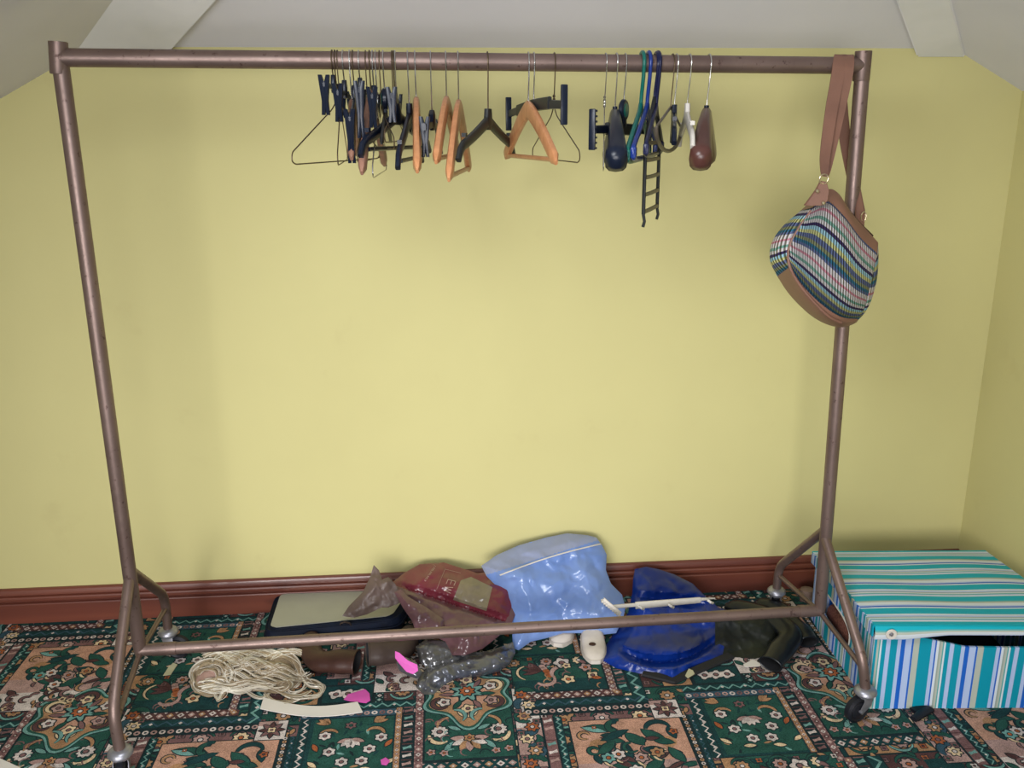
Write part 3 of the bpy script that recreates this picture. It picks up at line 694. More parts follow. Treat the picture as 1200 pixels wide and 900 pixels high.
# ladder-shaped multi-bar hanger
o, th, dz = hroot('ladder_hanger', 'black folding ladder-shaped trouser hanger hanging lowest of all, with grey rungs', 771, (754.5, 232), .095)
hook(o, th, .07, M_nplas, .003, 0, RR+.0045, 8)
bm = bmesh.new(); wv = .095
for s in (-1, 1):
    tube(bm, [(0, 0, -.07), (s*wv*.95, 0, -.155), (s*wv, 0, -.17), (s*wv, 0, dz-.035)], .0042, 8)
    tube(bm, [(s*wv, 0, dz-.035), (s*wv, .003, dz-.05), (s*wv, 0, dz-.062)], .0035, 8)
build('frame', bm, M_oplas, o)
for k in range(5):
    z = -.165+(dz-.03+.165)*k/4; bm = bmesh.new(); sweep(bm, [(-wv, 0, z), (0, 0, z-.001), (wv, 0, z)], [(.0035, .0045)]*3, (0, 1, 0), 8, 4); build('rung', bm, M_taupe, o)
# scooped bar hanger
o, th, dz = hroot('scoop_hanger', 'taupe plastic hanger whose curved bar scoops below the black edge-on one', 791, (769, 149), .19)
hook(o, th, .09, M_dwire, .0014)
bm = bmesh.new(); tube(bm, [(.19*sin(t), 0, dz-.05+.05*(1-cos(t))*1.0) for t in [-pi/2+pi*k/16 for k in range(17)]], .0045, 8)
for s in (-1, 1): tube(bm, [(0, 0, -.09), (s*.19, 0, dz)], .0028, 8)
build('frame', bm, M_taupe, o)
contour('slim black hanger edge-on between the ladder-shaped and the white one', 795.4, (790, 163), M_bplas, .20, .085)
contour('white plastic hanger hanging edge-on left of the brown suit hanger', 811, (812, 168), M_wplas, .20, .082)
suit('broad brown plastic suit hanger at the right end of the row', 834.3, (820, 198), M_brplas, .225, .092)

# ------------------------------------------------------------------ striped knit handbag
def curve_px(pts, n):
    """pts: (px, py, Y) control points -> n+1 smooth 3D samples (Catmull-Rom)"""
    q = [P(*p) for p in pts]; q = [q[0]*2-q[1]]+q+[q[-1]*2-q[-2]]; out = []; m = len(q)-3
    for k in range(n+1):
        t = k/n*m; i = min(int(t), m-1); t -= i; a, b, c, d = q[i:i+4]
        out.append(.5*((2*b)+(c-a)*t+(2*a-5*b+4*c-d)*t*t+(3*b-a-3*c+d)*t**3))
    return out
def coons(bm, c0, c1, d0, d1, bulge=V((0, 0, 0)), ripple=0, uv=True, mi=0, usc=1, vsc=1, prof=.5):
    """c0/c1: bottom/top curves (u), d0/d1: left/right curves (v)"""
    n, m = len(c0)-1, len(d0)-1; U = bm.loops.layers.uv.verify(); g = []
    for j in range(m+1):
        v = j/m; row = []
        for i in range(n+1):
            u = i/n
            p = c0[i]*(1-v)+c1[i]*v+d0[j]*(1-u)+d1[j]*u-(c0[0]*(1-u)*(1-v)+c0[-1]*u*(1-v)+c1[0]*(1-u)*v+c1[-1]*u*v)
            s = (max(0, sin(pi*u))*max(0, sin(pi*v)))**prof
            p = p+bulge*s
            if ripple: p = p+bulge.normalized()*(ripple*s*(sin(u*9+v*4)+.6*sin(u*5-v*8+1)))
            row.append(bm.verts.new(p))
        g.append(row)
    for j in range(m):
        for i in range(n):
            f = bm.faces.new((g[j][i], g[j][i+1], g[j+1][i+1], g[j+1][i])); f.material_index = mi
            for l, (a, b) in zip(f.loops, ((i, j), (i+1, j), (i+1, j+1), (i, j+1))): l[U].uv = (a/n*usc, b/m*vsc)
def stripes_mat(name, cols, period_uv=1.0, axis='Y', rough=.8, ribs=0, wav=0, bumps=.0, uvs=True):
    m = bpy.data.materials.new(name); m.use_nodes = True; nt = m.node_tree; L = nt.links.new; b = nt.nodes['Principled BSDF']
    b.inputs['Roughness'].default_value = rough; b.inputs['Specular IOR Level'].default_value = .3
    tc = node(nt, 'ShaderNodeTexCoord'); sx = node(nt, 'ShaderNodeSeparateXYZ'); L(tc.outputs['UV'], sx.inputs[0])
    v = sx.outputs[axis]
    dv = node(nt, 'ShaderNodeMath', operation='DIVIDE'); L(v, dv.inputs[0]); dv.inputs[1].default_value = period_uv
    src = dv.outputs[0]
    if wav:
        w_ = node(nt, 'ShaderNodeTexNoise', Scale=wav); L(tc.outputs['UV'], w_.inputs['Vector'])
        ma = node(nt, 'ShaderNodeMath', operation='MULTIPLY_ADD'); L(w_.outputs['Fac'], ma.inputs[0]); ma.inputs[1].default_value = .10; L(src, ma.inputs[2]); src = ma.outputs[0]
    fr = node(nt, 'ShaderNodeMath', operation='FRACT'); L(src, fr.inputs[0])
    r = node(nt, 'ShaderNodeValToRGB'); r.color_ramp.interpolation = 'CONSTANT'
    tot = sum(w for w, _ in cols); x = 0
    while len(r.color_ramp.elements) > 1: r.color_ramp.elements.remove(r.color_ramp.elements[0])
    for k, (w, c) in enumerate(cols):
        e = r.color_ramp.elements[0] if k == 0 else r.color_ramp.elements.new(x/tot)
        e.position = x/tot; e.color = c4(c); x += w
    L(fr.outputs[0], r.inputs[0]); out = r.outputs[0]
    if ribs:
        # knit ribs across the stripes: relief through bump, groove shade darkened into the colour
        o2 = sx.outputs['X' if axis == 'Y' else 'Y']
        ad = node(nt, 'ShaderNodeMath', operation='MULTIPLY_ADD'); L(sx.outputs[axis], ad.inputs[0]); ad.inputs[1].default_value = .25; L(o2, ad.inputs[2])
        mu = node(nt, 'ShaderNodeMath', operation='MULTIPLY'); L(ad.outputs[0], mu.inputs[0]); mu.inputs[1].default_value = ribs*2*pi
        sn = node(nt, 'ShaderNodeMath', operation='SINE'); L(mu.outputs[0], sn.inputs[0])
        bp = node(nt, 'ShaderNodeBump', Strength=1.0, Distance=.004); L(sn.outputs[0], bp.inputs['Height']); L(bp.outputs[0], b.inputs['Normal'])
        mr = node(nt, 'ShaderNodeMapRange'); mr.inputs[1].default_value = -1; mr.inputs[2].default_value = -.2; mr.inputs[3].default_value = .45; mr.inputs[4].default_value = 1.0; L(sn.outputs[0], mr.inputs[0])
        vm = node(nt, 'ShaderNodeVectorMath', operation='SCALE'); L(out, vm.inputs[0]); L(mr.outputs[0], vm.inputs['Scale']); out = vm.outputs[0]
    L(out, b.inputs['Base Color']); return m
kW = (.62, .58, .58); kB = (.10, .13, .26); kN = (.035, .02, .09); kY = (.52, .52, .22); kC = (.30, .52, .62); kT = (.02, .13, .22); kP = (.55, .22, .28); kG = (.16, .34, .27); kO = (.22, .24, .12)
KN = [(1.3, kW), (.6, kP), (1.2, kW), (.8, kG), (.9, kW), (.8, kN), (1.0, kC), (1.0, kY), (1.2, kB), (.8, kO), (.8, kT), (.7, kB)]
KN = KN[::-1]
M_knit = stripes_mat('striped_knit', KN, .5, 'Y', .9, ribs=32, wav=2.0)
M_knit2 = stripes_mat('striped_knit_side', KN, .62, 'Y', .9, ribs=7, wav=2.0)
hb = thing('handbag', 'striped knit and tan leather handbag hanging from right end of the rail', 'handbag', P(975, 380, -.52))
def hk(name, bm, m, **k):
    bm.transform(Matrix.Translation(-hb.location)); return build(name, bm, m, hb, **k)
YF, YK = -.565, -.455
pip = [(985, 378, YF-.0), (970, 370, YF-.01), (950, 350, YF-.012), (933, 328, YF-.01), (924, 308, YF-.01), (925, 288, YF), (936, 267, YF), (950, 247, YF)]  # piping, bottom to tab
top_f = [(950, 245, YF), (968, 235, YF), (988, 252, YF+.006), (1008, 278, YF+.02), (1028, 297, YF+.045)]
rgt_f = [(1006, 374, YF+.03), (1014, 358, YF+.03), (1021, 330, YF+.035), (1028, 297, YF+.045)]
bot_f = [(926, 312, YF-.01), (940, 334, YF-.012), (962, 356, YF-.012), (985, 371, YF), (1006, 374, YF+.03)]
lft_f = [(926, 312, YF-.01), (923, 298, YF-.005), (928, 280, YF), (938, 262, YF), (950, 245, YF)]
bm = bmesh.new(); coons(bm, curve_px(bot_f, 40), curve_px(top_f, 40), curve_px(lft_f, 40), curve_px(rgt_f, 40), V((-.005, -.042, 0)), .004, prof=.6); hk('front_panel', bm, M_knit, ang=80)
g_bot = [(911, 324, YK), (926, 312, YF-.01)]; g_top = [(938, 247, YK), (950, 245, YF)]
g_l = [(911, 324, YK), (903, 306, YK+.0), (905, 285, YK), (918, 265, YK), (938, 247, YK)]
bm = bmesh.new(); coons(bm, curve_px(g_bot, 14), curve_px(g_top, 14), curve_px(g_l, 30), curve_px(lft_f, 30), V((-.016, -.012, 0)), 0, prof=.6); hk('side_panel', bm, M_knit2, ang=80)
# leather base
b_out = [(911, 324, YK), (925, 345, YK), (945, 365, YK), (966, 377, YK), (985, 380, YK), (1006, 375, YK)]
b_in = [(926, 312, YF-.01), (940, 334, YF-.012), (962, 356, YF-.012), (985, 371, YF), (1006, 374, YF+.03)]
bm = bmesh.new(); coons(bm, curve_px(b_out, 30), curve_px(b_in, 30), curve_px([b_out[0], b_in[0]], 10), curve_px([b_out[-1], b_in[-1]], 10), V((0, -.02, -.012)), 0); hk('leather_base', bm, M_leather, ang=80)
# back panel
bk_t = [(938, 247, YK), (962, 228, YK), (985, 245, YK), (1008, 268, YK), (1029, 285, YK)]
bk_r = [(1006, 375, YK), (1017, 355, YK), (1026, 325, YK), (1029, 285, YK)]
bm = bmesh.new(); coons(bm, curve_px(b_out, 24), curve_px(bk_t, 24), curve_px(g_l, 24), curve_px(bk_r, 24), V((0, .012, 0)), 0); hk('back_panel', bm, M_knit, ang=80)
bm = bmesh.new(); coons(bm, curve_px([b_in[-1], b_out[-1]], 8), curve_px([top_f[-1], bk_t[-1]], 8), curve_px(rgt_f, 20), curve_px(bk_r, 20), V((.008, 0, 0)), 0); hk('side_panel', bm, M_knit2, ang=80)
# leather top band with zip
t0 = curve_px(top_f, 30); tb = curve_px([(953, 243, YF), (968, 223, YF+.01), (982, 226, YF+.02), (1000, 252, YF+.035), (1029, 284, YF+.055)], 30)
tk = curve_px(bk_t, 30)
bm = bmesh.new(); coons(bm, t0, tb, [t0[0].lerp(tb[0], k/4) for k in range(5)], [t0[-1].lerp(tb[-1], k/4) for k in range(5)], V((0, -.004, .0)), 0)
coons(bm, tb, tk, [tb[0].lerp(tk[0], k/6) for k in range(7)], [tb[-1].lerp(tk[-1], k/6) for k in range(7)], V((0, 0, .003)), 0); hk('top_band', bm, M_leather, ang=50)
mid = [a.lerp(b, .5)+V((0, 0, .003)) for a, b in zip(tb, tk)]
bm = bmesh.new(); tube(bm, mid[3:-2], .0028, 8); hk('zip', bm, M_ldark)
bm = bmesh.new(); tube(bm, [p+V((0, -.002, 0)) for p in curve_px(pip, 30)], .0032, 8); hk('piping', bm, M_leather)
# front tab, rivets, ring, straps
def slabpx(name, pts, th, m, parent=None):
    """thin leather shape from an outline of (px, py, Y)"""
    bm = bmesh.new(); a = [bm.verts.new(P(*p)) for p in pts]; f = bm.faces.new(a)
    r = bmesh.ops.extrude_face_region(bm, geom=[f]); vs = [g for g in r['geom'] if isinstance(g, bmesh.types.BMVert)]
    for v in vs: v.co.y += th
    bmesh.ops.bevel(bm, geom=[e for e in bm.edges], offset=.0012, segments=1, affect='EDGES')
    return hk(name, bm, m, ang=30)
yt = YF-.022
slabpx('strap_tab', [(943, 241, yt+.006), (957, 222, yt), (962, 212, yt+.004), (969, 213, yt+.004), (972, 224, yt), (970, 236, yt-.004), (964, 241, yt-.004), (952, 241, yt)], .008, M_leather)
bm = bmesh.new()
for q in ((958, 224), (965, 238)): lathe(bm, [(.001, 0), (.0042, 0), (.003, .002), (.001, .0024)], axisM(P(q[0], q[1], yt-.006), (0, -1, 0)), 12)
hk('rivets', bm, M_brass)
bm = bmesh.new(); ringc = P(965.5, 210, yt+.004); tube(bm, [ringc+V((.0095*cos(a), 0, .010*sin(a))) for a in [2*pi*k/16 for k in range(17)]], .0018, 8); hk('ring', bm, M_brass)
def strap(name, pts, wpx, m, wdir=None, th=.0035):
    """flat strap along (px,py,Y) points with given half widths in metres across x"""
    q = curve_px(pts, 36); bm = bmesh.new(); L_, R_ = [], []
    n = len(q); ws = [wpx[0]+(wpx[1]-wpx[0])*sin(pi*min(1, k/(n-1)))**.6 for k in range(n)]
    rings = []
    for k, p in enumerate(q):
        t = (q[min(k+1, n-1)]-q[max(k-1, 0)]).normalized(); s = V(wdir) if wdir else V((1, 0, 0)); s = (s-t*s.dot(t)).normalized(); nn = t.cross(s).normalized()
        rings.append([bm.verts.new(p+s*a*ws[k]+nn*b*th*.5) for a, b in ((-1, -1), (1, -1), (1, 1), (-1, 1))])
    for k in range(n-1):
        for i in range(4): bm.faces.new((rings[k][i], rings[k][(i+1) % 4], rings[k+1][(i+1) % 4], rings[k+1][i]))
    bm.faces.new(rings[0]); bm.faces.new(rings[-1][::-1]); return hk(name, bm, m, ang=50)
yr = RP(985, 77).y
strap('strap', [(966, 206, yt+.006), (967, 180, -.51), (974, 130, -.455), (981, 92, yr-.030), (983, 78, yr-.024), (984.5, 66.5, yr-.006), (985, 66.5, yr+.008), (984, 78, yr+.024)], (.006, .0145), M_leather)
strap('strap', [(968.5, 206, yt+.010), (974, 180, -.50), (985, 130, -.448), (993, 92, yr-.029), (995, 78, yr-.0245), (995.5, 66.5, yr-.006), (995.5, 66.5, yr+.008), (995, 78, yr+.024)], (.005, .0105), M_leather)
strap('strap', [(984, 78, yr+.026), (985, 100, yr+.030), (990, 160, yr+.035), (1004, 230, yr+.018), (1010, 250, yr-.004)], (.007, .0135), M_leather)
slabpx('strap_tab', [(1003, 240, -.425), (1008, 221, -.420), (1010, 238, -.425), (1014, 250, -.435), (1013, 266, -.446), (1003, 263, -.446)], .006, M_leather)
bm = bmesh.new(); rc = P(1012, 254, -.44); tube(bm, [rc+V((.006*cos(a), 0, .011*sin(a))) for a in [2*pi*k/14 for k in range(15)]], .0016, 8); hk('ring', bm, M_brass)

# ------------------------------------------------------------------ striped fabric storage box
sTe = (.0, .27, .38); sLi = (.40, .50, .74); sBl = (.01, .11, .50); sCr = (.42, .46, .40); sWh = (.62, .68, .74); sSe = (.10, .36, .36); sGr = (.30, .36, .32)
BX = [(2.6, sTe), (.7, sLi), (.35, sBl), (.5, sWh), (.35, sGr), (.4, sCr), (.3, sSe), (.35, sWh), (.9, sTe), (.9, sLi), (1.5, sTe), (.8, sLi), (.9, sBl), (1.4, sLi), (.35, sBl), (1.3, sCr)]
M_box = stripes_mat('striped_box_cloth', BX, .155, 'X', .55)
sT2 = (.0, .36, .46)  # lid teal lightened: makes up in colour for the weak grazing light
LD = [(2.0, sT2), (.4, sWh), (.45, sBl), (.4, sLi), (.9, sWh), (.5, sCr), (.3, sSe), (1.7, sT2), (.4, sWh), (.3, sLi), (.35, sSe), (.3, sWh), (.3, sGr), (.5, sLi), (.5, sWh)]
M_lid = stripes_mat('striped_lid_cloth', LD, .125, 'Y', .55, wav=1.2)
A0 = F(1016, 831); br = radians(-4.6); BLN, BDP, BHT = .478, .433, .205
bx_ = thing('storage_box', 'turquoise, blue and cream striped fabric storage box in the right corner', 'box', A0, br)
def panel(name, pts, uvs, th, m, hole=None):
    bm = bmesh.new(); U = bm.loops.layers.uv.verify(); vs = [bm.verts.new(p) for p in pts]; f = bm.faces.new(vs)
    for l, uv in zip(f.loops, uvs): l[U].uv = uv
    bmesh.ops.subdivide_edges(bm, edges=list(bm.edges), cuts=15, use_grid_fill=True)
    if hole:
        kill = [f for f in bm.faces if hole(f.calc_center_median())]; bmesh.ops.delete(bm, geom=kill, context='FACES')
    n = f.normal.copy() if False else (V(pts[1])-V(pts[0])).cross(V(pts[2])-V(pts[0])).normalized()
    r = bmesh.ops.extrude_face_region(bm, geom=list(bm.faces)); 
    for g in r['geom']:
        if isinstance(g, bmesh.types.BMVert): g.co -= n*th
    return build(name, bm, m, bx_, smooth=False)
T = .006
sag = lambda x: -.034*min(1, max(0, (x-.06)/.16))**1.2
# front (gentle sag of the top edge)
bm = bmesh.new(); U = bm.loops.layers.uv.verify()
def sheet(bm, fn, n, m, uvf, th=None):
    g = [[bm.verts.new(fn(i/n, j/m)) for i in range(n+1)] for j in range(m+1)]
    for j in range(m):
        for i in range(n):
            f = bm.faces.new((g[j][i], g[j][i+1], g[j+1][i+1], g[j+1][i]))
            for l, (a, b) in zip(f.loops, ((i, j), (i+1, j), (i+1, j+1), (i, j+1))): l[U].uv = uvf(a/n, b/m)
    if th:
        r = bmesh.ops.extrude_face_region(bm, geom=list(bm.faces))
        for q in r['geom']:
            if isinstance(q, bmesh.types.BMVert): q.co += V(th)
sheet(bm, lambda u, v: V((u*BLN, .003*sin(u*6)*v, v*(BHT+sag(u*BLN)))), 40, 12, lambda u, v: (u*BLN+.045, v), (0, T, 0)); build('front_panel', bm, M_box, bx_, ang=60)
bm = bmesh.new(); U = bm.loops.layers.uv.verify()
sheet(bm, lambda u, v: V((BLN-u*BLN, BDP, v*BHT)), 20, 6, lambda u, v: (u*BLN, v), (0, -T, 0)); build('back_panel', bm, M_box, bx_, ang=60)
bm = bmesh.new(); U = bm.loops.layers.uv.verify()
sheet(bm, lambda u, v: V((BLN, u*BDP, v*(BHT-.014))), 20, 6, lambda u, v: (u*BDP, v), (-T, 0, 0)); build('side_panel', bm, M_box, bx_, ang=60)
# left side with its hand hole
bm = bmesh.new(); U = bm.loops.layers.uv.verify()
HC = (BDP*.60, BHT*.50)
g = {}
N_, M_ = 60, 30
for j in range(M_+1):
    for i in range(N_+1):
        y, z = i/N_*BDP, j/M_*BHT; dy, dz = y-HC[0], z-HC[1]; rx, rz = .115, .036; q = (abs(dy/rx)**3+abs(dz/rz)**3)**(1/3)
        if 1 > q > .72: y = HC[0]+dy/q; z = HC[1]+dz/q
        g[i, j] = (bm.verts.new((.002*sin(y*14), y, z)), q)
for j in range(M_):
    for i in range(N_):
        c = [g[i, j], g[i+1, j], g[i+1, j+1], g[i, j+1]]
        if any(q <= .72 for _, q in c): continue
        try: f = bm.faces.new([v for v, _ in c])
        except Exception: continue
        for l in f.loops: l[U].uv = (l.vert.co.y+.02, l.vert.co.z)
for v in [v for v in bm.verts if not v.link_faces]: bm.verts.remove(v)
r = bmesh.ops.extrude_face_region(bm, geom=list(bm.faces))
for q in r['geom']:
    if isinstance(q, bmesh.types.BMVert): q.co.x += T
build('side_panel', bm, M_box, bx_, ang=60)
bm = bmesh.new(); tube(bm, [V((-.0015, HC[0]+.117*math.copysign(abs(cos(a))**.67, cos(a)), HC[1]+.038*math.copysign(abs(sin(a))**.67, sin(a)))) for a in [2*pi*k/40 for k in range(41)]], .0022, 6); build('hole_binding', bm, M_wplas, bx_)
bm = bmesh.new(); box(bm, (BLN/2, BDP/2, .003), (BLN-.014, BDP-.014, .005)); build('base_board', bm, M_black, bx_, smooth=False)
# lid: sagging, puffed cloth top with a front flap and side flaps
def topz(x, y): 
    u, v = x/BLN, y/BDP
    return BHT+.004+.030*(1-max(0, min(1, v)))**.8+.006*sin(pi*min(1, max(0, u)))*sin(pi*min(1, max(0, v)))+.004*sin(u*7+v*3)*sin(pi*max(0, min(1, v)))-.004*max(0, u)*(1-max(0, min(1, v)))
ov = .010
bm = bmesh.new(); U = bm.loops.layers.uv.verify()
sheet(bm, lambda u, v: V((-ov+u*(BLN+2*ov), -ov+v*(BDP+2*ov), topz(-ov+u*(BLN+2*ov), -ov+v*(BDP+2*ov)))), 40, 36, lambda u, v: (u*BLN, v*BDP+.07), (0, 0, -.005)); build('lid', bm, M_lid, bx_, ang=60)
bm = bmesh.new(); U = bm.loops.layers.uv.verify()
def flap(u, v):
    x = -ov+u*(BLN+2*ov); zt = topz(x, -ov)-.001; dr = (.034 if u < .15 else .034-.012*min(1, (u-.15)/.2))
    return V((x, -ov-.0045-.005*sin(v*pi)*(1-u*.6)-.003*v, zt-dr*v))
sheet(bm, flap, 50, 8, lambda u, v: (u*BLN, .0705-v*.034), (0, .004, 0)); build('lid_flap', bm, M_lid, bx_, ang=60)
bm = bmesh.new(); U = bm.loops.layers.uv.verify()
sheet(bm, lambda u, v: V((-ov-.004, -ov+u*(BDP+ov), topz(-ov, -ov+u*(BDP+ov))-.001-.030*v)), 30, 4, lambda u, v: (u*BDP+.02, v), (.004, 0, 0)); build('lid_flap', bm, M_box, bx_, ang=60)
sp = V((.026, -ov-.013, BHT+.017))
bm = bmesh.new(); lathe(bm, [(.004, 0), (.0125, 0), (.0135, .002), (.012, .004), (.006, .0036), (.004, .001)], axisM(sp, (0, -1, 0)), 24); s_ = build('snap_ring', bm, M_wplas, bx_)
bm = bmesh.new(); lathe(bm, [(.001, 0), (.005, 0), (.004, .0035), (.001, .0045)], axisM(sp+V((0, -.001, 0)), (0, -1, 0)), 16); build('snap_stud', bm, M_zinc, bx_)
# folded brown cloth lying inside, seen through the hand hole
bm = bmesh.new()
sweep(bm, [(.05, .06, .05), (.06, .16, .06), (.06, .28, .055), (.055, .38, .045)], [(.03, .03), (.035, .045), (.035, .045), (.03, .03)], (1, 0, 0), 14)
o = build('folded_garment', bm, mat('brown_check_cloth', (.10, .03, .025), .8, c2=(.22, .08, .06), scale=35, stretch=(1, 3, 6))); o.location = A0+V((0, 0, -.0)); o.rotation_euler = (0, 0, br)
tag(o, 'dark red-brown garment inside the striped box, seen through its hand hole', 'clothing')

# ------------------------------------------------------------------ heap of bags and shoes on the carpet
def inside(poly, x, y):
    c = False
    for i in range(len(poly)):
        (x1, y1), (x2, y2) = poly[i-1], poly[i]
        if (y1 > y) != (y2 > y) and x < (x2-x1)*(y-y1)/(y2-y1)+x1: c = not c
    return c
def edist(poly, x, y):
    b = 1e9
    for i in range(len(poly)):
        (x1, y1), (x2, y2) = poly[i-1], poly[i]; dx, dy = x2-x1, y2-y1
        t = max(0, min(1, ((x-x1)*dx+(y-y1)*dy)/(dx*dx+dy*dy+1e-9))); b = min(b, math.hypot(x-x1-dx*t, y-y1-dy*t))
    return b
def ridged(p, f, seed, an=(1, 1)):
    q = V((p.x*f*an[0]+seed, p.y*f+seed*1.7, p.z*f*an[1]))
    w = noise.noise_vector(q*.6)*.7
    return 1-abs(noise.noise(q+w))*2.2
def _h(i, j, s):
    n = sin(i*127.1+j*311.7+s*74.7)*43758.5453; return n-math.floor(n)
def facet(x, y, seed):
    """piecewise-flat relief: straight folds between flat facets, as in creased plastic"""
    w = noise.noise_vector(V((x*.45+seed, y*.45, seed*.3)))
    x += w.x*.9; y += w.y*.9
    u = x-y*.57735; v = y*1.1547; i, j = math.floor(u), math.floor(v); a, b = u-i, v-j
    if a+b < 1: return _h(i, j, seed)*(1-a-b)+_h(i+1, j, seed)*a+_h(i, j+1, seed)*b
    return _h(i+1, j+1, seed)*(a+b-1)+_h(i, j+1, seed)*(1-a)+_h(i+1, j, seed)*(1-b)
class Crumple:
    """a collapsed soft bag: outline from where it lies, folded relief, closed back"""
    def __init__(s, outline, ybot, ytop, thick, amp, seed, freq=14, edge=14, ypw=1.0, back=.012, fn=None, ang=None):
        s.o = outline; s.pb = max(p[1] for p in outline); s.pt = min(p[1] for p in outline); s.yb, s.yt = ybot, ytop
        s.th, s.amp, s.seed, s.f, s.edge, s.ypw, s.back, s.fn = thick, amp, seed, freq, edge, ypw, back, fn; s.fa = seed*1.3 if ang is None else ang
    def base(s, x, y):
        t = (s.pb-y)/(s.pb-s.pt); Y = s.yb+(s.yt-s.yb)*max(0, t)**s.ypw
        q = P(x, y, Y)
        return q if q.z > .002 else F(x, y, .002)      # it rests on the carpet
    def surf(s, x, y, off=0):
        b = s.base(x, y); d = min(1, edist(s.o, x, y)/(s.edge*.8)); pf = d**.75
        n = (CAM-b).normalized()
        fa = s.fa; px_, py_ = (x*cos(fa)+y*sin(fa)), (-x*sin(fa)+y*cos(fa)); k = s.f/230
        c = 2.2*(facet(px_*k*.55, py_*k*1.5, s.seed)-.5)+1.1*(facet(px_*k*2.4+7, py_*k*1.9, s.seed+3)-.5)+.5*(facet(x*k*4.5, y*k*4.5, s.seed+6)-.5)
        if not inside(s.o, x, y): d = pf = 0; h0_ = 1
        h = s.th*pf*.85+s.amp*c*.62*min(1, .25+d*1.3)
        if s.fn: h += s.fn(x, y)*pf
        q = b+n*(h+off); 
        return q if q.z > .003 else F(x, y, .003)
    def mesh(s, name, mats, parent=None, mfn=None, step=1.8, ang=34):
        o = s.o; poly = []
        for i in range(len(o)):
            a, b = o[i-1], o[i]; n = max(1, int(math.hypot(b[0]-a[0], b[1]-a[1])/(step*1.3)))
            for k in range(n): poly.append((a[0]+(b[0]-a[0])*k/n, a[1]+(b[1]-a[1])*k/n))
        pts = list(poly); ne = len(poly); R = random.Random(s.seed)
        xs = [p[0] for p in o]; y = s.pt
        row = 0
        while y < s.pb:
            x = min(xs)+(row % 2)*step/2
            while x < max(xs):
                xx, yy = x+R.uniform(-.2, .2)*step, y+R.uniform(-.2, .2)*step
                if inside(o, xx, yy) and edist(o, xx, yy) > step*.55: pts.append((xx, yy))
                x += step
            y += step*.87; row += 1
        vs, es, fs, *_ = delaunay_2d_cdt([V(p) for p in pts], [(i, (i+1) % ne) for i in range(ne)], [], 0, 1e-4)
        fs = [f for f in fs if inside(o, sum(vs[i].x for i in f)/len(f), sum(vs[i].y for i in f)/len(f))]
        bm = bmesh.new(); fr = [bm.verts.new(s.surf(v.x, v.y)) for v in vs]
        cnt = {}
        for f in fs:
            for a, b in zip(f, list(f[1:])+[f[0]]): k = (min(a, b), max(a, b)); cnt[k] = cnt.get(k, 0)+1
        rim = {i for k, c in cnt.items() if c == 1 for i in k}
        bk = []
        for i, v in enumerate(vs):
            if i in rim: bk.append(fr[i]); continue
            b = s.base(v.x, v.y); d = min(1, edist(o, v.x, v.y)/s.edge); q = b-(CAM-b).normalized()*s.back*d
            q = V((q.x, min(q.y, -.021), max(q.z, .0015))); bk.append(bm.verts.new(q))
        for f in fs:
            ff = bm.faces.new([fr[i] for i in f])
            if mfn: ff.material_index = mfn(sum(vs[i].x for i in f)/len(f), sum(vs[i].y for i in f)/len(f))
            try: bm.faces.new([bk[i] for i in f][::-1])
            except Exception: pass
        for v in [v for v in bm.verts if not v.link_faces]: bm.verts.remove(v)
        ob = build(name, bm, mats, parent, ang=ang)
        if parent is None:
            c = sum((v.co for v in ob.data.vertices), V())/len(ob.data.vertices); origin_to(ob, (c.x, c.y, 0))
        return ob
    def decal(s, name, parent, outline, m, off=.0012, step=1.2):
        poly = []
        for i in range(len(outline)):
            a, b = outline[i-1], outline[i]; n = max(1, int(math.hypot(b[0]-a[0], b[1]-a[1])/step))
            for k in range(n): poly.append((a[0]+(b[0]-a[0])*k/n, a[1]+(b[1]-a[1])*k/n))
        pts = list(poly); ne = len(poly); x0 = min(p[0] for p in poly); x1 = max(p[0] for p in poly); y0 = min(p[1] for p in poly); y1 = max(p[1] for p in poly)
        y = y0
        while y < y1:
            x = x0
            while x < x1:
                if inside(poly, x, y) and edist(poly, x, y) > step*.5: pts.append((x, y))
                x += step
            y += step
        vs, es, fs, *_ = delaunay_2d_cdt([V(p) for p in pts], [(i, (i+1) % ne) for i in range(ne)], [], 0, 1e-4)
        fs = [f for f in fs if inside(poly, sum(vs[i].x for i in f)/len(f), sum(vs[i].y for i in f)/len(f))]
        bm = bmesh.new(); w = parent.location; fr = [bm.verts.new(s.surf(v.x, v.y, off)-w) for v in vs]
        for f in fs: bm.faces.new([fr[i] for i in f])
        return build(name, bm, m, parent, ang=34)
def plastic(name, c, c2=None, rough=.27, alpha=1, coat=.22, bump=.12, bs=25, spec=.45, tr=0):
    m = mat(name, c, rough, 0, c2=c2, scale=7, coat=coat, bump=bump, bscale=bs, spec=spec, alpha=alpha)
    if tr:
        nt = m.node_tree; b = nt.nodes['Principled BSDF']; out = [n for n in nt.nodes if n.type == 'OUTPUT_MATERIAL'][0]
        t = node(nt, 'ShaderNodeBsdfTranslucent'); t.inputs[0].default_value = c4(c); mx = node(nt, 'ShaderNodeMixShader'); mx.inputs[0].default_value = tr
        nt.links.new(b.outputs[0], mx.inputs[1]); nt.links.new(t.outputs[0], mx.inputs[2]); nt.links.new(mx.outputs[0], out.inputs[0])
    return m
M_maroon = plastic('maroon_plastic', (.15, .022, .035), (.11, .017, .027))
M_mauve = plastic('maroon_plastic_inside', (.115, .055, .062), (.09, .042, .05), .28)
M_khaki = plastic('khaki_print', (.22, .18, .12), (.14, .115, .08), .25)
M_letter = plastic('pale_print', (.36, .24, .20), None, .3)
M_lblue = plastic('light_blue_plastic', (.18, .30, .66), (.25, .37, .70), .2, .94, tr=.25)
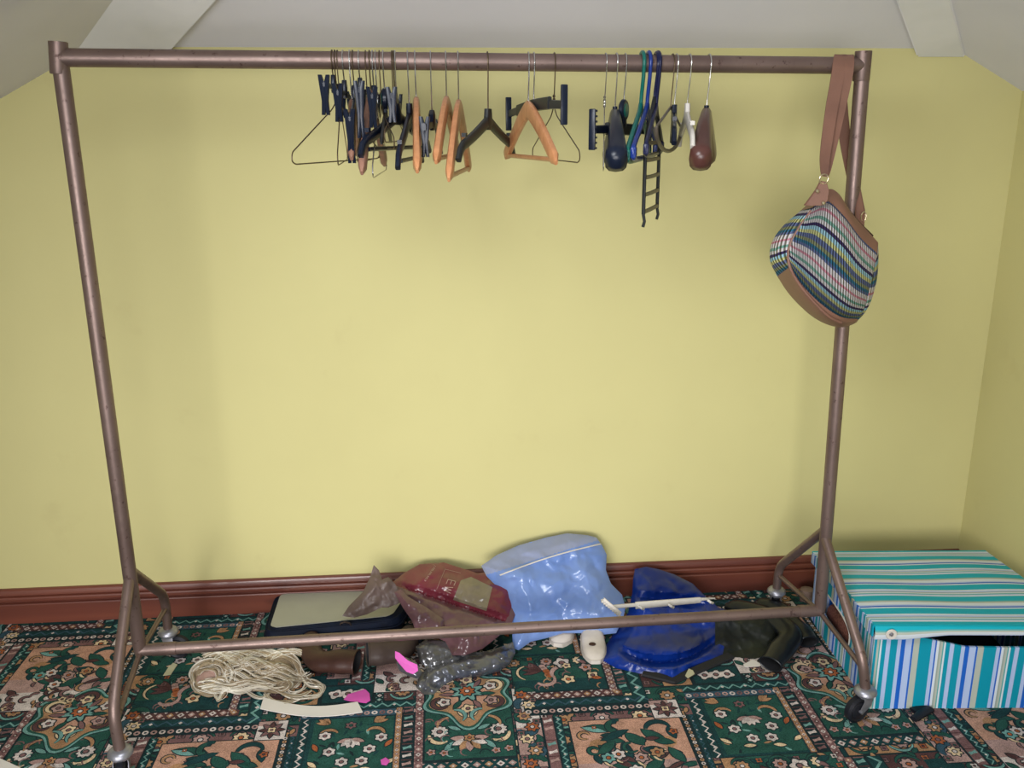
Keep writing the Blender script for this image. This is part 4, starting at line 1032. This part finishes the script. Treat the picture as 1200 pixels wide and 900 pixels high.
M_lclear = plastic('clear_bluish_plastic', (.42, .46, .62), (.36, .42, .62), .16, .72, tr=.2)
M_rblue = plastic('royal_blue_plastic', (.003, .026, .21), (.002, .014, .12), .3, coat=.08, spec=.3)
M_silver = plastic('grey_pearly_plastic', (.15, .15, .15), (.08, .09, .125), .24, coat=.3)
M_silver.node_tree.nodes['Principled BSDF'].inputs['Metallic'].default_value = .5
M_torn = plastic('brown_torn_plastic', (.125, .085, .07), (.085, .06, .055), .5, coat=.05)

# flat soft case with pale green top
def rrect(c, r, n=5):
    out = []; m = len(c)
    for i in range(m):
        p = V(c[i]); a = V(c[i-1])-p; b = V(c[(i+1) % m])-p; A = p+a.normalized()*r; B = p+b.normalized()*r
        for k in range(n+1): t = k/n; out.append(A*(1-t)**2+p*2*t*(1-t)+B*t*t)
    return out
cz = .058
cc = [F(319, 736, cz), F(457, 722, cz), F(478, 693, cz), F(331, 698, cz)]
cen = sum(cc, V())/4
case = thing('soft_case', 'flat navy soft case with pale green top lying against the pine skirting', 'case', (cen.x, cen.y, 0))
def ring2(sc_, z): return [V(((p.x-cen.x)*sc_, (p.y-cen.y)*sc_, z)) for p in rrect([(p.x, p.y, 0) for p in cc], .035)]
def ringoff(off, z, r=.035):
    q = []
    for p in cc:
        d = V((p.x-cen.x, p.y-cen.y, 0)); q.append((d.x+math.copysign(off, d.x), d.y+math.copysign(off*.55, d.y), 0))
    return [V((p.x, p.y, z)) for p in rrect(q, r)]
def loftrings(bm, rings, cap0=True, cap1=True):
    R_ = [[bm.verts.new(p) for p in r] for r in rings]; n = len(R_[0])
    for a, b in zip(R_, R_[1:]):
        for i in range(n): bm.faces.new((a[i], a[(i+1) % n], b[(i+1) % n], b[i]))
    if cap0: bm.faces.new(R_[0][::-1])
    if cap1: bm.faces.new(R_[-1])
M_navy = mat('navy_fabric', (.005, .009, .022), .7, spec=.15, c2=(.004, .006, .014), scale=30, bump=.3, bscale=500)
M_pgreen = mat('pale_green_vinyl', (.33, .33, .28), .38, c2=(.28, .28, .235), scale=5, coat=.1, bump=.1, bscale=30)
bm = bmesh.new(); loftrings(bm, [ringoff(.012, .002), ringoff(.024, .012), ringoff(.024, .028), ringoff(.018, .031), ringoff(.024, .034), ringoff(.022, .050), ringoff(.010, .058), ringoff(.0, .0585)]); build('body', bm, M_navy, case)
bm = bmesh.new(); loftrings(bm, [ringoff(-.001, .057, .02), ringoff(-.001, .0610, .02), ringoff(-.006, .0620, .02)]); build('top_panel', bm, M_pgreen, case)
for z in (.0305, .053):
    bm = bmesh.new(); rr = ringoff(.0255 if z < .04 else .0205, z); tube(bm, rr+[rr[0]], .0026, 6); build('piping', bm, M_navy, case)
bm = bmesh.new(); hp = F(406, 742, .02)-V((cen.x, cen.y, 0)); tube(bm, [V((hp.x-.016, hp.y-.004, .045)), V((hp.x-.012, hp.y-.018, .062)), V((hp.x, hp.y-.022, .068)), V((hp.x+.012, hp.y-.018, .062)), V((hp.x+.016, hp.y-.004, .045))], .0022, 8); build('pull_loop', bm, M_ltaupe, case)

# light blue zip bag, leaning on the wall
lb = Crumple([(564, 663), (583, 650), (608, 639), (640, 630), (664, 625), (688, 627), (699, 630), (706, 640), (711, 650), (710, 668), (716, 684), (729, 697), (733, 712), (730, 726), (722, 742), (705, 744), (680, 742), (660, 742), (640, 748), (622, 752), (608, 762), (601, 760), (600, 735), (596, 710), (585, 690), (570, 675)],
    -.30, -.035, .055, .024, 3, 7, 30, 1.0, fn=None, ang=-.5)
def lbm(x, y): return 1 if y < 672-(x-585)*.31-3 else 0
o = lb.mesh('zip_bag', [M_lblue, M_lclear], mfn=lbm)
tag(o, 'light blue translucent zip bag leaning on the skirting beside the maroon bag', 'plastic bag')
zp = [(586+k*(704-586)/16, 674-(118*k/16)*.31-3*sin(pi*k/16)) for k in range(17)]
bm = bmesh.new(); tube(bm, [lb.surf(x, y, .002)-o.location for x, y in zp], .0022, 6); build('zip', bm, M_wplas, o)

# white shoes half under the blue bags
def shoe(label, tip, heel, w, h, z0=.0, cat='shoe', name='white_shoe'):
    a = F(*tip); b = F(*heel); a.z = b.z = z0; L_ = (b-a).length; t = thing(name, label, cat, a, math.atan2(b.y-a.y, b.x-a.x))
    bm = bmesh.new(); secs = [(0, .35, .30), (.06, .62, .5), (.15, .88, .72), (.3, 1, .92), (.5, .92, 1.15), (.7, .85, 1.5), (.9, .8, 1.75), (1, .6, 1.7)]
    rg = []
    for u, ww, hh in secs:
        r = []
        for k in range(16):
            an = 2*pi*k/16; cy, cz2 = cos(an), sin(an)
            r.append(V((u*L_, w*ww*math.copysign(abs(cy)**.8, cy), max(.010, h*hh*.5+h*hh*.5*math.copysign(abs(cz2)**.8, cz2)))))
        rg.append(r)
    loftrings(bm, rg); build('upper', bm, M_shoe, t)
    bm = bmesh.new(); pts = []
    out = [(u*L_, w*ww*1.04) for u, ww, hh in secs]; poly = out+[(x, -y) for x, y in out[::-1]]; prism(bm, poly, 0, .013); build('sole', bm, M_shoe, t)
    bm = bmesh.new(); lathe(bm, [(.001, 0), (.010, 0), (.009, .0015), (.001, .0015)], axisM((L_*.22, w*.15, h*.84), (-.25, 0, 1)) @ Matrix.Diagonal((1, .6, 1, 1)), 16); build('toe_opening', bm, M_ldark, t)
    bm = bmesh.new(); tube(bm, [V((L_*.50+.02*sin(k*pi/8), w*.97*cos(pi*k/8), h*.6+h*.62*sin(pi*k/8))) for k in range(9)], .0016, 6); build('seam', bm, M_ldark, t)
    for k in (-2, -1, 0, 1, 2):
        bm = bmesh.new(); tube(bm, [V((.006, w*.16*k, h*.18)), V((L_*.09, w*.17*k, h*.52))], .001, 5); build('stitch', bm, M_ltaupe, t)
    return t
M_shoe = mat('white_leather', (.62, .56, .50), .5, c2=(.5, .45, .40), scale=20)
shoe('white slip-on shoe tip poking out below the light blue bag', (654, 759), (667, 722), .034, .034)
shoe('white shoe upright between light blue bag and royal blue bag', (698, 779), (690, 728), .034, .038)

# royal blue bag
rb = Crumple([(744, 667), (757, 664), (772, 667), (790, 673), (812, 684), (828, 700), (842, 712), (862, 718), (876, 735), (880, 746), (862, 763), (840, 775), (812, 782), (802, 790), (788, 798), (770, 792), (748, 789), (722, 783), (706, 774), (711, 755), (722, 738), (736, 718), (741, 695), (742, 678)],
    -.385, -.06, .05, .028, 11, 7, 22, .9, ang=.9, fn=lambda x, y: .02*max(0, 1-((x-775)/50)**2-((y-748)/20)**2)**.5-.05*(max(0, 1-abs(y-(776-((x-775)/50)**2*15))/8)*max(0, 1-((x-783)/60)**4))-(.03*max(0, 1-abs(y-704-(x-790)*.1)/9)))
o = rb.mesh('carrier_bag', [M_rblue, M_black])
tag(o, 'royal blue crumpled carrier bag under the white plastic hanger', 'plastic bag')
# dark case edge under the blue bag
bm = bmesh.new(); e0 = F(755, 794); e1 = F(790, 803); e2 = F(858, 774); 
sweep(bm, [e0+V((0, .012, .006)), e1+V((0, .012, .006)), e1.lerp(e2, .5)+V((0, .014, .006)), e2+V((0, .014, .006))], [(.005, .014)]*4, (0, 0, 1), 8, 4)
o = build('dark_strap', bm, M_black); tag(o, 'black flat strap edge running out under the royal blue bag', 'strap'); origin_to(o, e1)

# maroon carrier with its torn brown side piece
mb = Crumple([(458, 684), (474, 671), (492, 661), (520, 659), (536, 664), (560, 672), (585, 668), (606, 671), (615, 675), (613, 692), (607, 708), (600, 726), (585, 745), (566, 760), (545, 768), (530, 768), (522, 752), (500, 742), (490, 736), (478, 716), (468, 700), (460, 692)],
    -.36, -.05, .045, .019, 21, 10, 22, 1.0, fn=lambda x, y: -.028*max(0, 1-abs(y-(690+(x-480)*.33))/7), ang=.4)
def mbm(x, y): return 1 if y > 692+(x-480)*.33 and x < 604 else 0
o = mb.mesh('carrier_bag', [M_maroon, M_mauve], mfn=mbm)
tag(o, 'glossy maroon carrier bag with pale lettering and khaki printed patch', 'plastic bag')
mb.decal('printed_patch', o, [(540, 680), (552, 676), (577, 688), (570, 716), (531, 703)], M_khaki)
def stroke(a, b, w):
    dx, dy = b[0]-a[0], b[1]-a[1]; l = math.hypot(dx, dy); nx, ny = -dy/l*w/2, dx/l*w/2
    return [(a[0]+nx, a[1]+ny), (b[0]+nx, b[1]+ny), (b[0]-nx, b[1]-ny), (a[0]-nx, a[1]-ny)]
def letters(par, cr_, org, ux, uy, segs, w):
    bmm = []
    for a, b in segs:
        A = (org[0]+ux[0]*a[0]+uy[0]*a[1], org[1]+ux[1]*a[0]+uy[1]*a[1]); B = (org[0]+ux[0]*b[0]+uy[0]*b[1], org[1]+ux[1]*b[0]+uy[1]*b[1]); bmm.append(stroke(A, B, w))
    bm = bmesh.new(); loc = par.location
    for q in bmm:
        n = 5; a0, a1, b1, b0 = q
        for k in range(n):
            t0_, t1_ = k/n, (k+1)/n
            cs = [(a0[0]+(a1[0]-a0[0])*t0_, a0[1]+(a1[1]-a0[1])*t0_), (a0[0]+(a1[0]-a0[0])*t1_, a0[1]+(a1[1]-a0[1])*t1_), (b0[0]+(b1[0]-b0[0])*t1_, b0[1]+(b1[1]-b0[1])*t1_), (b0[0]+(b1[0]-b0[0])*t0_, b0[1]+(b1[1]-b0[1])*t0_)]
            bm.faces.new([bm.verts.new(cr_.surf(x, y, .0022)-loc) for x, y in cs])
    return build('lettering', bm, M_letter, par, smooth=False)
# E then W, reading down the bag; u runs down, v across
E_ = [((0, 0), (0, 1)), ((0, 0), (.55, 0)), ((0, .5), (.5, .5)), ((0, 1), (.55, 1))]
W_ = [((.8, 1), (.98, 0)), ((.98, 0), (1.16, .95)), ((1.16, .95), (1.34, 0)), ((1.34, 0), (1.52, 1))]
letters(o, mb, (525, 679), (-3.8, 9.2), (9.0, 2.3), E_+W_, .8)
letters(o, mb, (525, 679), (-3.8, 9.2), (9.0, 2.3), [((-1.1, -.85), (1.5, -.85)), ((-1.1, -.85), (-1.1, 1.2))], .35)
sm = []
for k in range(11): sm += [((k, 0), (k+.25, 1)), ((k+.25, 1), (k+.55, 0))] if k % 3 else [((k, 0), (k, 1)), ((k, 1), (k+.5, 1))]
letters(o, mb, (511, 664), (-1.15, 1.65), (-1.9, -1.1), sm, .45)
bm = bmesh.new(); sweep(bm, [mb.surf(x, y, .004)-o.location for x, y in ((612, 676), (611, 690), (606, 706), (600, 720), (594, 734))], [(.002, .009)]*5, (0, -1, .5), 8, 3); build('handle_edge', bm, M_mauve, o)
tp = Crumple([(401, 722), (409, 710), (425, 694), (433, 678), (438, 662), (444, 668), (448, 679), (455, 676), (463, 684), (472, 700), (468, 707), (455, 712), (447, 712), (430, 720), (415, 724)],
    -.24, -.16, .014, .014, 31, 16, 10, 1)
o = tp.mesh('torn_bag_piece', [M_torn]); tag(o, 'dull brown crumpled torn bag piece spiking up over the pale green case', 'plastic bag')
# the mauve-brown loose fold in front
mf = Crumple([(462, 694), (470, 690), (478, 699), (500, 712), (520, 726), (520, 742), (505, 748), (490, 748), (483, 728), (472, 712)], -.335, -.22, .02, .012, 77, 16, 9, 1)
o = mf.mesh('crumpled_wrapper', [M_mauve]); tag(o, 'mauve brown crumpled plastic fold in front of the maroon carrier bag', 'plastic bag')

# grey pearly bag
gb = Crumple([(487, 758), (500, 748), (525, 752), (545, 765), (570, 763), (590, 757), (601, 752), (604, 765), (598, 778), (585, 787), (562, 793), (535, 795), (520, 803), (508, 814), (497, 814), (488, 806), (490, 794), (500, 783), (492, 776)],
    -.455, -.30, .032, .030, 41, 11, 11, 1.0, ang=-.25, fn=lambda x, y: -.012*max(0, 1-abs(y-(772-(x-540)*.25))/4))
o = gb.mesh('carrier_bag', [M_silver]); tag(o, 'silvery grey crumpled plastic bag with knotted neck below the rail', 'plastic bag')
gb2 = Crumple([(464, 776), (476, 770), (488, 776), (495, 788), (490, 796), (478, 792), (468, 786)], -.44, -.40, .014, .008, 45, 20, 7)
o = gb2.mesh('plastic_scrap', [M_silver]); tag(o, 'small silvery plastic flap left of the grey bag, under the pink paper', 'plastic scrap')

# leather boots
def hollow(bm, path, rads, N, wall=.003, sides=20, flat=1.0):
    path = [V(p) for p in path]; fr = frames(path); outer, inner = [], []
    for (t, a, b), p, r in zip(fr, path, rads):
        h = t.cross(V(N)).normalized(); nn = h.cross(t).normalized()
        for lst, rr in ((outer, r), (inner, r-wall)):
            ring = []
            for k in range(sides):
                q = p+h*cos(2*pi*k/sides)*rr+nn*sin(2*pi*k/sides)*rr*flat
                if q.z < .003: q.z = .003
                ring.append(bm.verts.new(q))
            lst.append(ring)
    def br_(A, B, mi):
        for k in range(sides): f = bm.faces.new((A[k], A[(k+1) % sides], B[(k+1) % sides], B[k])); f.material_index = mi
    for i in range(len(path)-1): br_(outer[i], outer[i+1], 0)
    for i in range(len(path)-1): br_(inner[i+1], inner[i], 1)
    br_(inner[0], outer[0], 0)
    bm.faces.new(outer[-1]).material_index = 0; bm.faces.new(inner[-1]).material_index = 1
def boot(label, pts, rads, m, sole=None, name='leather_boot', flat=.72):
    """pts run from the shaft opening to the toe: (px, py, height of axis)"""
    q = [F(x, y, z) for x, y, z in pts]; o = thing(name, label, 'boot', (q[0].x, q[0].y, 0)); off = V((q[0].x, q[0].y, 0))
    q = [p-off for p in q]; n = 5; Q, R_ = [], []
    e = [q[0]*2-q[1]]+q+[q[-1]*2-q[-2]]
    for i in range(len(q)-1):
        for k in range(n if i < len(q)-2 else n+1):
            t = k/n; a, b, c, d = e[i:i+4]; Q.append(.5*((2*b)+(c-a)*t+(2*a-5*b+4*c-d)*t*t+(3*b-a-3*c+d)*t**3)); R_.append((rads[i]*(1-t)+rads[i+1]*t)*(1+.03*sin((i+t)*5.3+rads[0]*90)))
    R_[-1] *= .45; R_[-2] *= .8
    bm = bmesh.new(); hollow(bm, Q, R_, (0, 0, 1), .003, 22, flat); build('upper', bm, [m, M_black], o)
    bm = bmesh.new(); t0_ = (Q[1]-Q[0]).normalized(); h = t0_.cross(V((0, 0, 1))).normalized(); nn = h.cross(t0_)
    tube(bm, [Q[0]+h*cos(a)*R_[0]+nn*sin(a)*R_[0]*flat for a in [2*pi*k/24 for k in range(25)]], .0022, 6); build('top_binding', bm, m, o)
    if sole:
        bm = bmesh.new(); path = Q[-8:]; hh = V(sole)
        sweep(bm, [p+hh*R_[len(Q)-8+i]*.95 for i, p in enumerate(path)], [(.005, max(.008, R_[len(Q)-8+i]*.85)) for i, p in enumerate(path)], hh, 10, 3); build('sole', bm, M_tyre, o)
    return o
boot('dark reddish brown leather boot lying on its side beside the blond wig', [(418, 776, .040), (395, 775, .038), (373, 774, .034), (362, 756, .038), (368, 742, .03)], [.040, .038, .032, .030, .022], M_ldark, (-.8, 0, -.5))
boot('taupe brown leather boot lying under the lower rail behind the pink paper', [(431, 765, .048), (448, 764, .044), (470, 762, .038), (480, 746, .034), (478, 735, .03)], [.043, .042, .034, .03, .02], M_ltaupe, (.8, 0, -.5))
# dark rubber boots on the right
M_welly = mat('black_green_rubber', (.006, .008, .012), .3, spec=.3, c2=(.010, .012, .013), scale=12, bump=.15, bscale=40)
M_olive = mat('olive_rubber', (.007, .009, .010), .55, spec=.2, c2=(.022, .025, .016), scale=10)
boot('dark rubber boot with open end pointing at the viewer beside the blue bag', [(903, 778, .030), (915, 762, .034), (926, 744, .036), (905, 725, .040), (874, 714, .035), (850, 710, .030)], [.030, .034, .034, .036, .034, .026], M_welly, (.3, .3, -.8), 'rubber_boot', .62)
boot('dark rubber boot lying furthest right, its shaft reaching the striped box', [(948, 752, .026), (940, 741, .028), (925, 728, .030), (915, 716, .036), (900, 710, .036), (884, 708, .03)], [.026, .030, .032, .034, .032, .026], M_welly, (.3, .3, -.8), 'rubber_boot', .62)
dj = Crumple([(838, 722), (852, 716), (880, 720), (905, 722), (918, 735), (915, 752), (900, 768), (885, 772), (862, 770), (848, 772), (838, 755)], -.36, -.24, .022, .012, 61, 12, 14)
o = dj.mesh('dark_garment', [M_olive]); tag(o, 'black and olive crumpled garment between the royal blue bag and rubber boots', 'clothing')

# white plastic skirt hanger lying on the blue bags
h0, h1 = P(719, 711, -.335), P(838, 701, -.30)
wh = thing('adjustable_hanger', 'white plastic adjustable hanger with toothed end lying across the blue bags', 'hanger', h0.lerp(h1, .5))
hc = wh.location; d = (h1-h0)
bm = bmesh.new(); sweep(bm, [h0-hc, h0+d*.5-hc, h0+d*.84-hc, h1-hc], [(.004, .0052), (.004, .005), (.004, .0048), (.002, .0015)], (0, -1, .3), 10, 3); build('bar', bm, M_wplas, wh)
bm = bmesh.new(); sweep(bm, [h0+d*.21-hc+V((0, -.003, 0)), h0+d*.85-hc+V((0, -.003, 0))], [(.005, .0095), (.005, .0075)], (0, -1, .3), 10, 4); build('sleeve', bm, M_wplas, wh)
bm = bmesh.new(); c0, c1 = P(707, 702, -.345)-hc, P(727, 719, -.355)-hc; sweep(bm, [c0, c1], [(.004, .005)]*2, (0, -1, .3), 8, 4)
for k in range(9): box(bm, c0.lerp(c1, k/8)+V((-.003, -.003, -.004)), (.006, .008, .006))
build('toothed_plate', bm, M_wplas, wh)
for q in ((752, 713), (787, 711), (833, 706)):
    bm = bmesh.new(); sweep(bm, [P(q[0]-4, q[1]-3, -.335)-hc, P(q[0], q[1], -.34)-hc, P(q[0]+3, q[1]+1, -.335)-hc], [(.003, .0035)]*3, (0, -1, .3), 8, 3); build('lug', bm, M_wplas, wh)

# blond wig
R = random.Random(8)
wc = [(222, 800), (228, 780), (248, 768), (290, 763), (325, 762), (340, 770), (346, 786), (350, 800), (342, 810), (325, 813), (300, 810), (270, 812), (245, 815), (228, 812)]
wg = Crumple(wc, -.40, -.30, .036, .014, 51, 12, 18, 1)
M_hair = mat('blond_hair', (.40, .31, .19), .35, c2=(.17, .12, .07), scale=9, lo=.35, hi=.7, sheen=.2)
M_hair2 = mat('pale_blond_hair', (.74, .70, .61), .3, c2=(.46, .41, .33), scale=14)
M_cap = mat('pink_net_cap', (.50, .33, .27), .7, c2=(.40, .25, .20), scale=60)
o = wg.mesh('wig', [M_hair, M_cap], mfn=lambda x, y: 1 if ((x-247)/17)**2+((y-796)/10)**2 < 1 else 0, ang=60); tag(o, 'blond wavy wig lying on the carpet under the lower rail', 'wig')
def strand(bm, pts, r):
    tube(bm, [p-o.location for p in pts], r, 4)
bm1, bm2 = bmesh.new(), bmesh.new()
def lock(pts, n, spread, rr, loose=1.0):
    """a lock of hair: strands that run side by side along a curling guide (px points)"""
    q = [pts[0]]+list(pts)+[pts[-1]]; G = []
    for i in range(1, len(q)-2):
        for k in range(9):
            t = k/9; a, b, c, d = q[i-1:i+3]
            G.append(tuple(.5*((2*b[m])+(c[m]-a[m])*t+(2*a[m]-5*b[m]+4*c[m]-d[m])*t*t+(3*b[m]-a[m]-3*c[m]+d[m])*t**3) for m in (0, 1)))
    for j in range(n):
        o1 = R.gauss(0, spread); o2 = R.gauss(0, spread*.6); ph = R.uniform(0, 6); lift = R.uniform(.0005, .011); st = R.randrange(0, max(1, len(G)//5)); en = len(G)-R.randrange(0, max(1, len(G)//5)); P_ = []
        for k in range(st, en):
            x, y = G[k]; x0_, y0_ = G[max(k-1, 0)]; x1_, y1_ = G[min(k+1, len(G)-1)]; l = math.hypot(x1_-x0_, y1_-y0_)+1e-6
            f = o1*(.35+.65*sin(pi*k/len(G)))+o2*sin(k*.25+ph)*loose
            xx, yy = x-(y1_-y0_)/l*f, y+(x1_-x0_)/l*f*.8
            P_.append(wg.surf(xx, yy, lift+.002))
        if len(P_) > 3: strand(bm2 if R.random() < .5 else bm1, P_, rr*R.uniform(.7, 1.3))
for i in range(24):                                    # the body of the wig: long waves flowing side by side
    v = i/23; y0 = 769+v*41+R.uniform(-1.5, 1.5); x0 = 252+22*sin(v*7-1.2)+R.uniform(-5, 5); a = 4.5+2*sin(v*5); dy = 9-14*v
    lock([(x0, y0), (x0+18, y0-a), (x0+38, y0+a*.8+dy*.3), (x0+60, y0-a*.6+dy*.6), (x0+80, y0+a*.7+dy), (x0+92, y0+dy)], 10, 1.1, .0011, .5)
for i in range(12):                                    # crown wisps along the top edge
    x0 = 236+R.random()*90; lock([(x0, 772+R.random()*4), (x0+14, 765), (x0+32, 764), (x0+50, 770)], 9, 1.6, .0010)
LK = [[(230, 786), (240, 778), (256, 778), (266, 788), (262, 800)], [(236, 806), (250, 810), (266, 808), (280, 812), (296, 808)], [(228, 800), (226, 788), (236, 780)], [(322, 768), (336, 772), (348, 782), (352, 798), (346, 806)], [(310, 766), (330, 768), (346, 776), (356, 790), (362, 800)], [(332, 764), (342, 770), (350, 784), (358, 796), (372, 802)], [(318, 766), (338, 764), (350, 776), (352, 792), (362, 804), (376, 806), (372, 814), (352, 815)], [(300, 785), (322, 790), (345, 796), (368, 797), (379, 806), (370, 816), (345, 819), (328, 812)],
      [(330, 800), (343, 794), (356, 798), (354, 808), (342, 811), (335, 804)], [(300, 800), (318, 806), (334, 813), (352, 815), (366, 808)], [(258, 790), (264, 800), (262, 814), (254, 818), (250, 806), (256, 792)],
      [(266, 778), (272, 788), (268, 800), (264, 790), (268, 780)], [(226, 800), (222, 790), (230, 778), (246, 772), (262, 776), (270, 786)], [(224, 796), (230, 808), (244, 815), (258, 812)],
      [(280, 800), (292, 812), (306, 818), (318, 812)], [(250, 812), (256, 820), (262, 810), (272, 806)], [(310, 812), (322, 822), (340, 822), (352, 818)], [(245, 770), (262, 766), (280, 770), (286, 780), (276, 786), (262, 780)],
      [(232, 792), (240, 784), (252, 786), (254, 796), (244, 802), (234, 798)], [(290, 792), (308, 786), (326, 790), (340, 802), (330, 810), (314, 806)]]
for g_ in LK: lock(g_, 12, 1.0, .0011, .4); lock([(x+R.uniform(-3, 3), y+R.uniform(-2, 2)) for x, y in g_], 5, 1.6, .0008, .5)
build('strands', bm1, M_hair, o); build('highlight_strands', bm2, M_hair2, o)
for ch in o.children: ch['label'] = 'wavy hair strands'

# paper and card
def flat(name, label, cat, pts, m, z=.004, th=.0012, curl=0):
    q = [F(x, y, z) for x, y in pts]; c = sum(q, V())/len(q); bm = bmesh.new()
    a = [bm.verts.new(V((p.x-c.x, p.y-c.y, z+curl*(i % 3)*.004))) for i, p in enumerate(q)]; f = bm.faces.new(a)
    r = bmesh.ops.extrude_face_region(bm, geom=[f])
    for g_ in r['geom']:
        if isinstance(g_, bmesh.types.BMVert): g_.co.z += th
    ob = build(name, bm, m, smooth=False); ob.location = (c.x, c.y, 0); return tag(ob, label, cat)
M_card = mat('white_card', (.66, .62, .58), .6, c2=(.62, .58, .54), scale=8)
M_pink = mat('pink_paper', (.45, .06, .30), .6, c2=(.66, .09, .44), scale=8)
M_cream = mat('cream_scrap', (.45, .43, .28), .7)
top = [(309+k*(419-309)/12, 818+ (823-818)*k/12+7.5*sin(pi*k/12)) for k in range(13)]; bot = [(425-k*(425-305)/12, 835-(835-831)*k/12+7*sin(pi*k/12)) for k in range(13)]
flat('card_strip', 'curved strip of white card lying in front of the blond wig', 'card', top+bot, M_card, .006, .002)
flat('paper_scrap', 'pink paper scrap behind the right end of the white card strip', 'paper', [(403, 820), (408, 814), (418, 811), (428, 808), (433, 813), (434, 821), (429, 824), (420, 823), (410, 822)], M_pink, .004)
q = [P(x, y, yy) for x, y, yy in ((463, 763, -.43), (468, 765, -.435), (478, 774, -.447), (489, 779, -.457), (490, 786, -.463), (484, 790, -.467), (476, 787, -.463), (468, 778, -.45), (463, 771, -.438))]
bm = bmesh.new(); f = bm.faces.new([bm.verts.new(p) for p in q]); r = bmesh.ops.extrude_face_region(bm, geom=[f])
for g_ in r['geom']:
    if isinstance(g_, bmesh.types.BMVert): g_.co += V((0, .0008, -.001))
o = build('paper_scrap', bm, M_pink, smooth=False); origin_to(o, (q[0].x, q[0].y, 0)); tag(o, 'long pink paper scrap leaning on the silvery plastic bag', 'paper')
for pts, lab in (([(197, 783), (203, 777), (208, 779), (200, 791), (191, 792)], 'cream fabric scrap on the carpet beside the left rail foot'),):
    flat('fabric_scrap', lab, 'scrap', pts, M_cream, .004)
flat('fabric_scrap', 'small beige scrap at the lower edge of the royal blue bag', 'scrap', [(803, 792), (807, 784), (812, 786), (814, 790), (806, 795)], M_cream, .012)
flat('paper_scrap', 'white torn paper corner beside the open rubber boot', 'paper', [(871, 779), (882, 773), (893, 779), (890, 781), (873, 782)], M_card, .004)
flat('paper_scrap', 'white paper corner at bottom left of the view', 'paper', [(0, 889), (24, 900), (18, 910), (-8, 902)], M_card, .004)
flat('paper_scrap', 'tiny purple-pink scrap on the carpet at the bottom of the view', 'paper', [(446, 891), (452, 888), (457, 892), (453, 897), (447, 896)], M_pink, .004)
# small things near the box and skirting
bm = bmesh.new(); kp = F(945, 703); lathe(bm, [(.006, 0), (.019, .001), (.021, .010), (.018, .018), (.021, .026), (.020, .036), (.008, .041)], None, 20)
o = build('cork_stopper', bm, mat('dull_beige', (.16, .105, .08), .7)); o.location = kp; tag(o, 'small dull beige knob standing between rear caster and striped box', 'knob')
bm = bmesh.new(); b0, b1 = F(1070, 846), F(1090, 834); sweep(bm, [b0+V((0, 0, .008)), b0.lerp(b1, .5)+V((0, 0, .009)), b1+V((0, 0, .008))], [(.005, .009), (.006, .011), (.006, .010)], (0, 0, 1), 10, 3)
bb = F(1076, 836); sweep(bm, [bb+V((-.012, 0, .006)), bb+V((.03, .012, .006))], [(.004, .014)]*2, (0, 0, 1), 10, 3)
bm.transform(Matrix.Translation(-V((b0.x, b0.y, 0)))); o = build('buckle_clip', bm, M_tyre); o.location = (b0.x, b0.y, 0); tag(o, 'small black plastic clip on carpet before the striped box', 'clip')

# ------------------------------------------------------------------ light
w = bpy.data.worlds.new('world'); sc.world = w; w.use_nodes = True
w.node_tree.nodes['Background'].inputs[0].default_value = (.86, .90, 1, 1); w.node_tree.nodes['Background'].inputs[1].default_value = .92
def area(name, loc, tgt, sx, sy, e, c):
    l = bpy.data.lights.new(name, 'AREA'); l.shape = 'RECTANGLE'; l.size = sx; l.size_y = sy; l.energy = e; l.color = c
    o = bpy.data.objects.new(name, l); col.objects.link(o); o.location = loc
    o.rotation_euler = (V(tgt)-V(loc)).to_track_quat('-Z', 'Y').to_euler(); return o
wl = area('window_daylight', (-.6, -3.6, 1.0), (.08, 0, .28), 1.9, .9, 19.5, (1, .98, .97)); wl.data.spread = radians(72)
area('added_overhead_fill', (-.32, -1.75, 1.80), (-.32+.50, -1.75+.12, 1.80-.90), .6, .6, 25, (.93, .97, 1))  # overhead fill light added to brighten the floor and right wall
sc.view_settings.view_transform = 'Standard'; sc.view_settings.look = 'None'; sc.view_settings.gamma = 1
sc.view_settings.exposure = 0; sc.view_settings.use_curve_mapping = False
sc.cycles.use_denoising = True
